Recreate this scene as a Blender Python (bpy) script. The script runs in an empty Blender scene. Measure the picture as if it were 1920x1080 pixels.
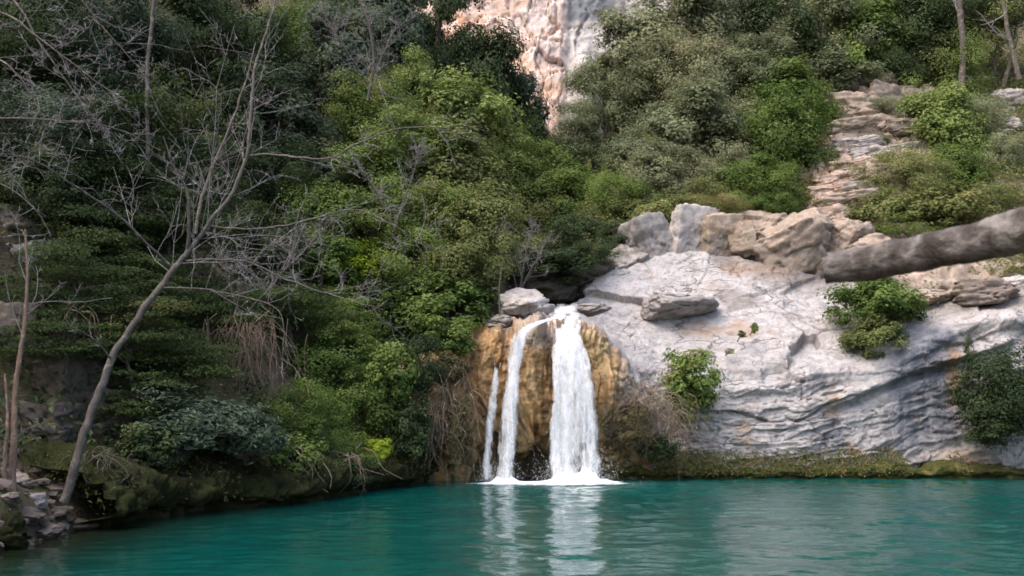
import bpy, bmesh, math, random
import numpy as np
from mathutils import Vector

R = math.radians
rng = np.random.default_rng(7)
random.seed(7)
scene = bpy.context.scene
col = scene.collection

# ------------------------------------------------------------------ camera, sky, sun, exposure
F = 1844.0                      # focal length in photo pixels (1920 wide)
PITCH = math.atan(242 / F)
CAM = np.array([0.0, 0.0, 1.6])
cd = bpy.data.cameras.new('camera')
cd.sensor_width = 36.0
cd.lens = 36.0 * F / 1920
cd.clip_start = 0.05
cd.clip_end = 2000
cd.dof.use_dof = True
cd.dof.focus_distance = 25.0
cd.dof.aperture_fstop = 4.0
cam = bpy.data.objects.new('camera', cd)
cam.location = CAM
cam.rotation_euler = (R(90) + PITCH, 0, 0)
col.objects.link(cam)
scene.camera = cam

SUN_DIR = Vector((-0.46, -0.34, 0.82)).normalized()     # from the scene towards the sun
world = bpy.data.worlds.new('World')
scene.world = world
world.use_nodes = True
wn = world.node_tree
bg = wn.nodes['Background']
sky = wn.nodes.new('ShaderNodeTexSky')
sky.sky_type = 'NISHITA'
sky.sun_disc = False
sky.sun_elevation = math.asin(SUN_DIR.z)
sky.sun_rotation = math.atan2(SUN_DIR.x, SUN_DIR.y)
sky.air_density = 1.0
sky.dust_density = 4.0
sky.ozone_density = 0.6
wn.links.new(sky.outputs[0], bg.inputs[0])
bg.inputs[1].default_value = 0.15

sd = bpy.data.lights.new('sun', 'SUN')
sd.energy = 1.15
sd.angle = R(75)
sd.color = (1.0, 0.955, 0.90)
sun = bpy.data.objects.new('sun', sd)
sun.rotation_euler = SUN_DIR.to_track_quat('Z', 'Y').to_euler()
sun.location = (-20, -25, 45)
col.objects.link(sun)

vs = scene.view_settings
vs.view_transform = 'Standard'
vs.look = 'None'
vs.gamma = 1
vs.use_curve_mapping = False
vs.exposure = 1.5
scene.render.engine = 'CYCLES'
cy = scene.cycles
cy.use_denoising = True
cy.max_bounces = 7
cy.diffuse_bounces = 4
cy.glossy_bounces = 3
cy.transmission_bounces = 4
cy.transparent_max_bounces = 16
cy.sample_clamp_indirect = 6
cy.filter_width = 1.7

# ------------------------------------------------------------------ helpers
CP, SP = math.cos(PITCH), math.sin(PITCH)

def P(u, v, Y):
    """point at depth Y (metres from the shore) seen at photo pixel u, v"""
    a = (u - 960) / F
    b = (540 - v) / F
    d = np.array([a, CP - SP * b, SP + CP * b])
    return CAM + d * (Y / d[1])

def hash3(ix, iy, iz, seed):
    h = (ix.astype(np.int64) * 374761393 + iy.astype(np.int64) * 668265263 + iz.astype(np.int64) * 2147483647 + seed * 974634777) & 0xFFFFFFFF
    h = ((h ^ (h >> 13)) * 1274126177) & 0xFFFFFFFF
    h = ((h ^ (h >> 16)) * 2246822519) & 0xFFFFFFFF
    h = h ^ (h >> 15)
    return h.astype(np.float64) / 4294967295.0

def vnoise(p, seed=0):
    p = np.asarray(p, float)
    i = np.floor(p)
    f = p - i
    f = f * f * f * (f * (f * 6 - 15) + 10)
    ix, iy, iz = (i[..., k].astype(np.int64) for k in range(3))
    out = 0
    for dx in (0, 1):
        wx = f[..., 0] if dx else 1 - f[..., 0]
        for dy in (0, 1):
            wy = f[..., 1] if dy else 1 - f[..., 1]
            for dz in (0, 1):
                wz = f[..., 2] if dz else 1 - f[..., 2]
                out = out + wx * wy * wz * hash3(ix + dx, iy + dy, iz + dz, seed)
    return out * 2 - 1

def fbm(p, octaves=4, seed=0, gain=0.5, lac=2.03):
    p = np.asarray(p, float)
    a, s, t = 1.0, 0.0, 0.0
    for k in range(octaves):
        s = s + a * vnoise(p, seed + k * 17)
        t += a
        a *= gain
        p = p * lac + 3.7
    return s / t

def cells(p, seed=0):
    """fracture pattern: random offset and tilt of the nearest cell, distance to its joint"""
    p = np.asarray(p, float)
    i = np.floor(p).astype(np.int64)
    f1 = np.full(p.shape[:-1], 9.0); f2 = f1.copy(); off = 0 * f1; tilt = 0 * f1
    for dx in (-1, 0, 1):
        for dy in (-1, 0, 1):
            for dz in (-1, 0, 1):
                c = (i[..., 0] + dx, i[..., 1] + dy, i[..., 2] + dz)
                h = [hash3(*c, seed + k) for k in range(3)]
                d = np.stack([p[..., k] - (c[k] + 0.5 + 0.8 * (h[k] - 0.5)) for k in range(3)], -1)
                q = np.sqrt((d * d).sum(-1))
                m = q < f1
                f2 = np.where(m, f1, np.minimum(f2, q))
                off = np.where(m, h[0] + h[1] - 1, off)
                tilt = np.where(m, sum(d[..., k] * (h[(k + 1) % 3] - 0.5) for k in range(3)), tilt)
                f1 = np.where(m, q, f1)
    return off, tilt, f2 - f1

def smooth(a, b, x):
    t = np.clip((np.asarray(x, float) - a) / (b - a), 0, 1)
    return t * t * (3 - 2 * t)

def mesh_np(name, verts, faces, smooth_shade=True):
    """verts (N,3); faces (M,k) with one k"""
    verts = np.asarray(verts, np.float32)
    faces = np.asarray(faces, np.int32)
    m = bpy.data.meshes.new(name)
    m.vertices.add(len(verts))
    m.vertices.foreach_set('co', verts.ravel())
    k = faces.shape[1]
    m.loops.add(faces.size)
    m.loops.foreach_set('vertex_index', faces.ravel())
    m.polygons.add(len(faces))
    m.polygons.foreach_set('loop_start', np.arange(0, faces.size, k, dtype=np.int32))
    m.polygons.foreach_set('use_smooth', np.full(len(faces), smooth_shade, dtype=bool))
    m.update(calc_edges=True)
    return m

def add_attr(m, name, vals):
    a = m.attributes.new(name, 'FLOAT', 'POINT')
    a.data.foreach_set('value', np.asarray(vals, np.float32))

def link(name, data, mat=None, parent=None):
    o = bpy.data.objects.new(name, data)
    col.objects.link(o)
    if mat is not None:
        if len(data.materials) == 0:
            data.materials.append(mat)
        if data.materials[0] != mat:
            o.material_slots[0].link = 'OBJECT'
            o.material_slots[0].material = mat
    if parent is not None:
        o.parent = parent
    return o

def tag(o, label=None, cat=None, group=None, kind=None):
    if label: o['label'] = label
    if cat: o['category'] = cat
    if group: o['group'] = group
    if kind: o['kind'] = kind
    return o

def empty(name, loc):
    o = bpy.data.objects.new(name, None)
    o.location = loc
    o.empty_display_size = 0.2
    col.objects.link(o)
    return o

def grid_faces(nu, nv, closed_u=False):
    """vertex index = j*nu+i"""
    iu = np.arange(nu if closed_u else nu - 1)
    jv = np.arange(nv - 1)
    I, J = np.meshgrid(iu, jv)
    I, J = I.ravel(), J.ravel()
    I2 = (I + 1) % nu
    return np.stack([J * nu + I, J * nu + I2, (J + 1) * nu + I2, (J + 1) * nu + I], 1)

def grid_normals(G):
    du = np.gradient(G, axis=1)
    dv = np.gradient(G, axis=0)
    n = np.cross(du, dv)
    return n / (np.linalg.norm(n, axis=-1, keepdims=True) + 1e-9)

class Tubes:
    def __init__(self):
        self.v, self.f, self.n = [], [], 0
    def add(self, pts, radii, sides=5):
        pts = np.asarray(pts, float)
        n = len(pts)
        radii = np.broadcast_to(np.asarray(radii, float), (n,))
        t = np.gradient(pts, axis=0)
        t /= np.linalg.norm(t, axis=1, keepdims=True) + 1e-9
        ref = np.array([0.31, 0.17, 0.93]) if abs(t[0][2]) < 0.8 else np.array([0.93, 0.3, 0.2])
        a = np.cross(t, ref)
        a /= np.linalg.norm(a, axis=1, keepdims=True) + 1e-9
        b = np.cross(t, a)
        ang = np.arange(sides) * 2 * np.pi / sides
        ring = a[:, None] * np.cos(ang)[None, :, None] + b[:, None] * np.sin(ang)[None, :, None]
        self.v.append((pts[:, None] + ring * radii[:, None, None]).reshape(-1, 3))
        self.f.append(grid_faces(sides, n, True) + self.n)
        self.n += n * sides
    def mesh(self, name, origin=(0, 0, 0)):
        return mesh_np(name, np.concatenate(self.v) - np.asarray(origin), np.concatenate(self.f))

def spline(pts, n):
    """Catmull-Rom through pts, n samples"""
    p = np.asarray(pts, float)
    p = np.vstack([2 * p[0] - p[1], p, 2 * p[-1] - p[-2]])
    m = len(p) - 3
    t = np.linspace(0, m - 1e-6, n)
    i = t.astype(int)
    f = (t - i)[:, None]
    a, b, c, d = p[i], p[i + 1], p[i + 2], p[i + 3]
    return 0.5 * (2 * b + (c - a) * f + (2 * a - 5 * b + 4 * c - d) * f ** 2 + (3 * b - a - 3 * c + d) * f ** 3)

# ------------------------------------------------------------------ materials
class NT:
    def __init__(self, name):
        self.m = bpy.data.materials.new(name)
        self.m.use_nodes = True
        self.t = self.m.node_tree
        self.t.nodes.clear()
        self.out = self.t.nodes.new('ShaderNodeOutputMaterial')
    def n(self, kind, **kw):
        nd = self.t.nodes.new('ShaderNode' + kind)
        for k, v in kw.items():
            if k.startswith('i_'):
                nd.inputs[k[2:].replace('_', ' ')].default_value = v
            else:
                setattr(nd, k, v)
        return nd
    def l(self, a, b):
        self.t.links.new(a, b)
    def coords(self, scale=(1, 1, 1), rot=(0, 0, 0), kind='Object'):
        tc = self.n('TexCoord')
        mp = self.n('Mapping')
        mp.inputs['Scale'].default_value = scale
        mp.inputs['Rotation'].default_value = rot
        self.l(tc.outputs[kind], mp.inputs['Vector'])
        return mp.outputs[0]
    def noise(self, vec, scale, detail=6, rough=0.55, dist=0.0):
        nd = self.n('TexNoise')
        nd.inputs['Scale'].default_value = scale
        nd.inputs['Detail'].default_value = detail
        nd.inputs['Roughness'].default_value = rough
        nd.inputs['Distortion'].default_value = dist
        self.l(vec, nd.inputs['Vector'])
        return nd.outputs['Fac']
    def ramp(self, fac, stops):
        nd = self.n('ValToRGB')
        els = nd.color_ramp.elements
        while len(els) > 1: els.remove(els[-1])
        for k, (p, c) in enumerate(stops):
            e = els[0] if k == 0 else els.new(p)
            e.position = p
            c = (c, c, c) if isinstance(c, (int, float)) else c
            e.color = (*c, 1)
        self.l(fac, nd.inputs['Fac'])
        return nd.outputs['Color']
    def mix(self, fac, a, b):
        nd = self.n('Mix', data_type='RGBA')
        if isinstance(fac, (int, float)): nd.inputs[0].default_value = fac
        else: self.l(fac, nd.inputs[0])
        for s, x in ((6, a), (7, b)):
            if isinstance(x, tuple): nd.inputs[s].default_value = (*x, 1)
            else: self.l(x, nd.inputs[s])
        return nd.outputs[2]
    def math(self, op, a, b=0.0, clamp=False):
        nd = self.n('Math', operation=op)
        nd.use_clamp = clamp
        for s, x in ((0, a), (1, b)):
            if isinstance(x, (int, float)): nd.inputs[s].default_value = x
            else: self.l(x, nd.inputs[s])
        return nd.outputs[0]
    def bump(self, h, strength=0.5, dist=0.05, normal=None):
        nd = self.n('Bump')
        nd.inputs['Strength'].default_value = strength
        nd.inputs['Distance'].default_value = dist
        self.l(h, nd.inputs['Height'])
        if normal is not None: self.l(normal, nd.inputs['Normal'])
        return nd.outputs[0]
    def attr(self, name):
        nd = self.n('Attribute')
        nd.attribute_name = name
        return nd.outputs['Fac']
    def principled(self, color, rough=0.8, normal=None, spec=0.3, **kw):
        nd = self.n('BsdfPrincipled')
        if isinstance(color, tuple): nd.inputs['Base Color'].default_value = (*color, 1)
        else: self.l(color, nd.inputs['Base Color'])
        if isinstance(rough, (int, float)): nd.inputs['Roughness'].default_value = rough
        else: self.l(rough, nd.inputs['Roughness'])
        nd.inputs['Specular IOR Level'].default_value = spec
        if normal is not None: self.l(normal, nd.inputs['Normal'])
        for k, v in kw.items():
            nd.inputs[k.replace('_', ' ')].default_value = v
        return nd
    def done(self, shader):
        self.l(shader, self.out.inputs['Surface'])
        return self.m

def leaf_material(name, dark, light, old=(0.16, 0.13, 0.05), old_at=0.97, rough=0.65, trans=0.36):
    t = NT(name)
    a = t.attr('tint')
    oi = t.n('ObjectInfo')
    v = t.math('ADD', a, t.math('MULTIPLY', t.math('SUBTRACT', oi.outputs['Random'], 0.5), 0.42), True)
    mid = tuple((d + l) * 0.47 for d, l in zip(dark, light))
    dark = tuple(1.3 * x for x in dark); light = tuple(1.25 * x for x in light); mid = tuple(1.3 * x for x in mid)
    c = t.ramp(v, [(0.0, dark), (0.5, mid), (old_at - 0.06, light), (old_at, old)])
    p = t.principled(c, rough, None, 0.2)
    tr = t.n('BsdfTranslucent')
    t.l(c, tr.inputs['Color'])
    mx = t.n('MixShader')
    mx.inputs[0].default_value = trans
    t.l(p.outputs[0], mx.inputs[1])
    t.l(tr.outputs[0], mx.inputs[2])
    return t.done(mx.outputs[0])

LEAF = {
    'evergreen':  leaf_material('leaf_evergreen', (0.0160, 0.0288, 0.0112), (0.0720, 0.1000, 0.0384)),
    'yew':        leaf_material('leaf_yew', (0.0144, 0.0272, 0.0096), (0.0720, 0.1000, 0.0288)),
    'bluegreen':  leaf_material('leaf_bluegreen', (0.0272, 0.0416, 0.0256), (0.0920, 0.1200, 0.0736)),
    'green':      leaf_material('leaf_green', (0.038, 0.068, 0.014), (0.150, 0.205, 0.050)),
    'bright':     leaf_material('leaf_bright', (0.066, 0.100, 0.022), (0.225, 0.275, 0.085)),
    'olive':      leaf_material('leaf_olive', (0.072, 0.088, 0.026), (0.220, 0.235, 0.085), (0.26, 0.19, 0.09), 0.9),
    'greygreen':  leaf_material('leaf_greygreen', (0.078, 0.095, 0.048), (0.240, 0.260, 0.145)),
    'greyolive':  leaf_material('leaf_greyolive', (0.105, 0.116, 0.060), (0.285, 0.290, 0.165), (0.28, 0.22, 0.14), 0.92),
    'yellow':     leaf_material('leaf_yellow', (0.120, 0.180, 0.016), (0.330, 0.400, 0.035)),
    'bluegrey':   leaf_material('leaf_bluegrey', (0.040, 0.060, 0.036), (0.125, 0.160, 0.105)),
    'dry':        leaf_material('leaf_dry', (0.060, 0.050, 0.026), (0.170, 0.150, 0.070)),
    'moss':       leaf_material('leaf_moss', (0.028, 0.042, 0.012), (0.100, 0.120, 0.034), (0.20, 0.15, 0.07), 0.85),
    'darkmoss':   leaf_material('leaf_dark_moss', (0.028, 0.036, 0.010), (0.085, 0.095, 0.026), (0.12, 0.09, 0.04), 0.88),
}

def bark_material(name, a, b, sc=14):
    t = NT(name)
    vec = t.coords((1, 1, 0.35))
    n = t.noise(vec, sc, 6, 0.6)
    n2 = t.noise(t.coords(), 1.7, 3)
    c = t.mix(t.ramp(n2, [(0.35, 0.0), (0.65, 1.0)]), t.ramp(n, [(0.3, a), (0.7, b)]), tuple(0.55 * x + 0.02 for x in b))
    lich = t.noise(t.coords(), 5.5, 6, 0.7)
    c = t.mix(t.math('MULTIPLY', t.ramp(lich, [(0.54, 0.0), (0.64, 1.0)]), 0.7), c, tuple(min(0.5, 1.9 * x) for x in b))
    return t.done(t.principled(c, 0.85, t.bump(n, 1.0, 0.04)).outputs[0])

BARK = bark_material('bark', (0.045, 0.035, 0.027), (0.15, 0.125, 0.10))
BARK_PALE = bark_material('bark_pale', (0.035, 0.027, 0.022), (0.135, 0.112, 0.096))
BARK_RED = bark_material('bark_reddish', (0.07, 0.042, 0.03), (0.22, 0.15, 0.11))
TWIG = bark_material('twig_bark', (0.12, 0.10, 0.098), (0.30, 0.265, 0.26), 6)
DRY_ROOT = bark_material('dry_root', (0.08, 0.055, 0.038), (0.30, 0.22, 0.155), 5)

def rock_material(name, a, b, c_, stain=None, stain_amt=0.0, moss=0.0, sc=1.0, orange=0.0, dirt=(0.13, 0.11, 0.09)):
    """weathered stone: two large tones, speckle, own-shaped stains"""
    t = NT(name)
    def wc(scale=(1, 1, 1), rot=(0, 0, 0)):
        g = t.n('NewGeometry'); mp = t.n('Mapping')
        mp.inputs['Scale'].default_value = scale; mp.inputs['Rotation'].default_value = rot
        t.l(g.outputs['Position'], mp.inputs['Vector'])
        return mp.outputs[0]
    vec = wc()
    big = t.noise(vec, 0.55 * sc, 5, 0.6, 0.6)
    mid = t.noise(vec, 3.1 * sc, 8, 0.65, 0.3)
    fine = t.noise(vec, 22 * sc, 6, 0.65)
    base = t.mix(t.ramp(mid, [(0.35, 0.0), (0.62, 1.0)]), t.mix(t.ramp(big, [(0.38, 0.0), (0.6, 1.0)]), a, b), c_)
    base = t.mix(t.math('MULTIPLY', t.ramp(fine, [(0.55, 0.0), (0.75, 1.0)]), 0.55), base, dirt)
    # thin dark veins
    vein = t.noise(wc((0.55, 0.55, 2.2), (0, R(14), 0)), 2.0 * sc, 5, 0.6, 0.5)
    vm = t.ramp(vein, [(0.485, 0.0), (0.498, 1.0), (0.512, 0.0)])
    base = t.mix(t.math('MULTIPLY', vm, 0.45), base, dirt)
    if orange:
        om = t.ramp(t.noise(wc((1, 1, 0.5)), 0.9 * sc, 5, 0.6), [(0.56, 0.0), (0.70, 1.0)])
        base = t.mix(t.math('MULTIPLY', om, orange), base, (0.36, 0.23, 0.135))
    if stain:
        sm = t.ramp(t.noise(wc((1.6, 1.6, 0.22)), 1.0 * sc, 5, 0.55), [(0.50, 0.0), (0.66, 1.0)])
        base = t.mix(t.math('MULTIPLY', sm, stain_amt), base, stain)
    if moss:
        mm = t.ramp(t.noise(wc(), 1.3 * sc, 6, 0.65), [(0.52, 0.0), (0.66, 1.0)])
        base = t.mix(t.math('MULTIPLY', mm, moss), base, (0.075, 0.085, 0.025))
    nb = t.bump(mid, 0.55, 0.10)
    nb = t.bump(fine, 0.5, 0.025, nb)
    return t, base, nb

def rock_done(*a, **k):
    t, base, nb = rock_material(*a, **k)
    return t.done(t.principled(base, 0.85, nb, 0.25).outputs[0])

ROCK_PALE = rock_done('limestone_pale', (0.36, 0.315, 0.29), (0.25, 0.215, 0.20), (0.43, 0.39, 0.37), (0.17, 0.16, 0.17), 0.5, orange=0.35)
ROCK_WARM = rock_done('limestone_warm', (0.29, 0.215, 0.165), (0.17, 0.125, 0.10), (0.36, 0.29, 0.24), None, 0, moss=0.25, orange=0.4)
ROCK_PINK = rock_done('limestone_pink', (0.34, 0.235, 0.185), (0.20, 0.135, 0.105), (0.42, 0.325, 0.275), None, 0, moss=0.2, orange=0.45)
ROCK_BROWN = rock_done('stone_brown', (0.16, 0.12, 0.10), (0.10, 0.078, 0.066), (0.235, 0.185, 0.16), None, 0, moss=0.35)
ROCK_GREY = rock_done('stone_grey', (0.22, 0.195, 0.185), (0.14, 0.125, 0.118), (0.31, 0.28, 0.27), None, 0, moss=0.15)
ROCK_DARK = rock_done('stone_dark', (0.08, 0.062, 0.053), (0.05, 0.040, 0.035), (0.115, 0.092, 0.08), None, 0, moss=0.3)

# the big slab: pale pinkish limestone, blue-grey seep stains on the wall by the right edge
def slab_material():
    t, base, nb = rock_material('limestone_slab', (0.43, 0.395, 0.385), (0.33, 0.295, 0.285), (0.50, 0.47, 0.465), orange=0.25, dirt=(0.17, 0.145, 0.135))
    warp = t.n('TexNoise'); warp.inputs['Scale'].default_value = 1.6; warp.inputs['Detail'].default_value = 4
    cv = t.coords((0.75, 0.75, 2.0), (0, R(-9), 0))
    t.l(cv, warp.inputs['Vector'])
    wv = t.n('VectorMath', operation='MULTIPLY_ADD')
    t.l(warp.outputs['Color'], wv.inputs[0]); wv.inputs[1].default_value = (0.9, 0.9, 0.9); t.l(cv, wv.inputs[2])
    vo = t.n('TexVoronoi', feature='DISTANCE_TO_EDGE'); vo.inputs['Scale'].default_value = 1.25
    t.l(wv.outputs[0], vo.inputs['Vector'])
    msk = t.ramp(t.noise(t.coords(), 0.9, 4, 0.6), [(0.46, 0.0), (0.58, 1.0)])
    crack = t.math('MULTIPLY', t.ramp(vo.outputs['Distance'], [(0.0, 1.0), (0.035, 0.0)]), msk)
    base = t.mix(t.math('MULTIPLY', crack, 0.8), base, (0.075, 0.062, 0.056))
    lich = t.noise(t.coords((1, 1, 1.6)), 1.7, 8, 0.72, 0.4)
    base = t.mix(t.math('MULTIPLY', t.ramp(lich, [(0.53, 0.0), (0.63, 1.0)]), 0.55), base, (0.20, 0.185, 0.185))
    speck = t.noise(t.coords((1, 1, 1.5)), 8.5, 7, 0.75, 0.3)
    base = t.mix(t.math('MULTIPLY', t.ramp(speck, [(0.58, 0.0), (0.66, 1.0)]), 0.6), base, (0.13, 0.115, 0.11))
    drip = t.noise(t.coords((3.2, 3.2, 0.2)), 1.0, 5, 0.6)
    base = t.mix(t.math('MULTIPLY', t.math('MULTIPLY', t.ramp(drip, [(0.56, 0.0), (0.68, 1.0)]), t.attr('wallface')), 0.6), base, (0.15, 0.15, 0.165))
    nb = t.bump(speck, 0.8, 0.10, nb)
    nb = t.bump(t.math('SUBTRACT', 1.0, crack), 0.7, 0.05, nb)
    seep = t.attr('seep')
    streak = t.ramp(t.noise(t.coords((2.6, 2.6, 0.25)), 1.3, 5, 0.6), [(0.30, 0.35), (0.58, 1.0)])
    base = t.mix(t.math('MULTIPLY', seep, streak), base, (0.135, 0.145, 0.175))
    rust = t.attr('rust')
    base = t.mix(rust, base, (0.36, 0.22, 0.12))
    soil = t.attr('soil')
    base = t.mix(soil, base, (0.15, 0.12, 0.10))
    return t.done(t.principled(base, 0.75, nb, 0.3).outputs[0])
SLAB = slab_material()

def tufa_material():
    t = NT('tufa')
    vec = t.coords((1, 1, 0.3))
    n1 = t.noise(vec, 1.6, 6, 0.6, 0.4)
    n2 = t.noise(vec, 7.0, 6, 0.65)
    n3 = t.noise(t.coords(), 30, 5, 0.6)
    c = t.ramp(n1, [(0.30, (0.045, 0.028, 0.016)), (0.40, (0.16, 0.088, 0.034)), (0.49, (0.33, 0.180, 0.066)), (0.60, (0.45, 0.285, 0.125)), (0.76, (0.47, 0.385, 0.27))])
    c = t.mix(t.math('MULTIPLY', t.ramp(n2, [(0.5, 0.0), (0.7, 1.0)]), 0.6), c, (0.075, 0.052, 0.028))
    c = t.mix(t.math('MULTIPLY', t.ramp(n3, [(0.55, 0.0), (0.75, 1.0)]), 0.5), c, (0.42, 0.33, 0.22))
    wet = t.noise(t.coords((1, 1, 0.6)), 1.9, 6, 0.65, 0.5)
    c = t.mix(t.math('MULTIPLY', t.ramp(wet, [(0.50, 0.0), (0.64, 1.0)]), 0.7), c, (0.070, 0.043, 0.022))
    moss = t.attr('moss')
    c = t.mix(t.math('MULTIPLY', moss, t.ramp(t.noise(t.coords(), 3.5, 5, 0.6), [(0.36, 0.0), (0.6, 1.0)])), c, (0.055, 0.062, 0.02))
    grey = t.attr('grey')
    c = t.mix(grey, c, t.ramp(n2, [(0.3, (0.20, 0.175, 0.165)), (0.7, (0.40, 0.36, 0.345))]))
    nb = t.bump(n2, 0.7, 0.08)
    nb = t.bump(n3, 0.5, 0.02, nb)
    return t.done(t.principled(c, 0.5, nb, 0.45).outputs[0])
TUFA = tufa_material()

def moss_material():
    t = NT('moss')
    n = t.noise(t.coords(), 2.6, 7, 0.65)
    f = t.noise(t.coords(), 26, 5, 0.7)
    c = t.ramp(n, [(0.33, (0.04, 0.034, 0.018)), (0.46, (0.058, 0.060, 0.018)), (0.57, (0.075, 0.080, 0.024)), (0.66, (0.19, 0.135, 0.066)), (0.74, (0.30, 0.22, 0.12))])
    c = t.mix(t.math('MULTIPLY', t.ramp(f, [(0.5, 0.0), (0.7, 1.0)]), 0.5), c, (0.085, 0.095, 0.032))
    return t.done(t.principled(c, 0.95, t.bump(f, 0.9, 0.06, t.bump(n, 0.8, 0.15)), 0.1).outputs[0])
MOSS = moss_material()

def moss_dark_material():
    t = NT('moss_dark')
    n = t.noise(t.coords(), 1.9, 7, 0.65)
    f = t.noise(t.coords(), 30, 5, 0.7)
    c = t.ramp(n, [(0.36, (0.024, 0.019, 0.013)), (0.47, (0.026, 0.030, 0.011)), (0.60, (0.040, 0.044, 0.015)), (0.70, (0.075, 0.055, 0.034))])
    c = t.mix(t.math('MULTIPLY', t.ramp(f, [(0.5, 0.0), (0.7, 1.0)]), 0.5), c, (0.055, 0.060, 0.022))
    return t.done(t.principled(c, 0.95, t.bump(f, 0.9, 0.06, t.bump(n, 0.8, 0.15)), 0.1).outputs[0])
MOSS_DARK = moss_dark_material()

def soil_material():
    t = NT('forest_soil')
    n = t.noise(t.coords(), 0.8, 7, 0.65)
    f = t.noise(t.coords(), 14, 6, 0.7)
    c = t.ramp(n, [(0.36, (0.045, 0.036, 0.027)), (0.5, (0.085, 0.066, 0.048)), (0.62, (0.065, 0.070, 0.026)), (0.74, (0.19, 0.15, 0.12))])
    c = t.mix(t.math('MULTIPLY', t.ramp(f, [(0.5, 0.0), (0.72, 1.0)]), 0.6), c, (0.17, 0.125, 0.085))
    return t.done(t.principled(c, 0.95, t.bump(f, 0.8, 0.06, t.bump(n, 0.8, 0.3)), 0.1).outputs[0])
SOIL = soil_material()

def cliff_material():
    t = NT('cliff_rock')
    vec = t.coords()
    n1 = t.noise(t.coords((1, 1, 0.75)), 0.10, 7, 0.62, 0.5)
    n2 = t.noise(t.coords((1, 1, 1.8)), 0.55, 7, 0.65, 0.3)
    n3 = t.noise(vec, 2.6, 6, 0.65)
    c = t.ramp(n1, [(0.34, (0.50, 0.43, 0.41)), (0.44, (0.53, 0.40, 0.345)), (0.53, (0.54, 0.36, 0.265)), (0.64, (0.52, 0.29, 0.18))])
    c = t.mix(t.ramp(n2, [(0.5, 0.0), (0.62, 0.85)]), c, (0.58, 0.48, 0.44))
    c = t.mix(t.math('MULTIPLY', t.ramp(n3, [(0.57, 0.0), (0.64, 1.0)]), 0.65), c, (0.17, 0.14, 0.125))
    c = t.mix(t.attr('pale'), c, t.mix(n2, (0.28, 0.265, 0.258), (0.47, 0.45, 0.44)))
    g = t.attr('grey')  # shade of the farther mountain, mixed into the cliff colour
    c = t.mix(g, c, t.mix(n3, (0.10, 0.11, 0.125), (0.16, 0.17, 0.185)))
    return t.done(t.principled(c, 0.9, t.bump(n3, 0.6, 0.25), 0.2).outputs[0])
CLIFF = cliff_material()

def water_material():
    t = NT('pool_water')
    v = t.coords((1, 1, 1))
    w1 = t.noise(t.coords((0.75, 1.25, 1)), 3.2, 3, 0.5, 0.3)
    w2 = t.noise(t.coords((0.8, 1.3, 1), (0, 0, 0.5)), 9.0, 3, 0.55, 0.4)
    w3 = t.noise(v, 0.9, 2, 0.5)
    calm = t.attr('calm')
    h = t.math('ADD', t.math('MULTIPLY', w1, 0.6), t.math('MULTIPLY', w2, 0.22))
    h = t.math('ADD', h, t.math('MULTIPLY', w3, 0.7))
    h = t.math('MULTIPLY', h, t.math('SUBTRACT', 1.0, t.math('MULTIPLY', calm, 0.6)))
    nb = t.bump(h, 0.6, 0.05)
    shallow = t.attr('shallow')
    deep = t.mix(t.noise(v, 0.25, 3), (0.000, 0.034, 0.032), (0.001, 0.076, 0.064))
    c = t.mix(shallow, deep, (0.010, 0.014, 0.007))
    c = t.mix(t.attr('churn'), c, (0.09, 0.19, 0.18))
    p = t.principled(c, 0.08, nb, 0.5)
    p.inputs['IOR'].default_value = 1.33
    return t.done(p.outputs[0])
WATER = water_material()

def fall_material(name, lo, hi, stretch=0.5, white=0.86):
    t = NT(name)
    vec = t.coords((1, 1, stretch * 0.12))
    n1 = t.noise(vec, 7.0, 5, 0.6, 0.25)
    n2 = t.noise(t.coords((1, 1, 0.16)), 22.0, 3, 0.6)
    edge = t.attr('edge')
    n3 = t.noise(t.coords((1, 1, 0.42)), 8.0, 4, 0.65, 0.5)
    s = t.math('ADD', t.math('MULTIPLY', n1, 0.8), t.math('MULTIPLY', n2, 0.30))
    s = t.math('ADD', s, t.math('MULTIPLY', n3, 0.95))
    s = t.math('SUBTRACT', s, 0.525)
    s = t.math('ADD', s, t.math('MULTIPLY', edge, 0.42))
    a = t.ramp(s, [(lo, 0.0), (hi, 1.0)])
    p = t.principled((white, white * 1.0, white * 1.02), 0.35, t.bump(n1, 0.7, 0.08), 0.4)
    tl = t.n('BsdfTranslucent')
    tl.inputs['Color'].default_value = (0.9, 0.92, 0.95, 1)
    m1 = t.n('MixShader')
    m1.inputs[0].default_value = 0.35
    t.l(p.outputs[0], m1.inputs[1]); t.l(tl.outputs[0], m1.inputs[2])
    tr = t.n('BsdfTransparent')
    m2 = t.n('MixShader')
    t.l(a, m2.inputs[0]); t.l(tr.outputs[0], m2.inputs[1]); t.l(m1.outputs[0], m2.inputs[2])
    return t.done(m2.outputs[0])
FALL = fall_material('falling_water', 0.48, 0.90, white=0.80)
FALL_DENSE = fall_material('falling_water_dense', 0.38, 0.80, white=0.82)

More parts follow.
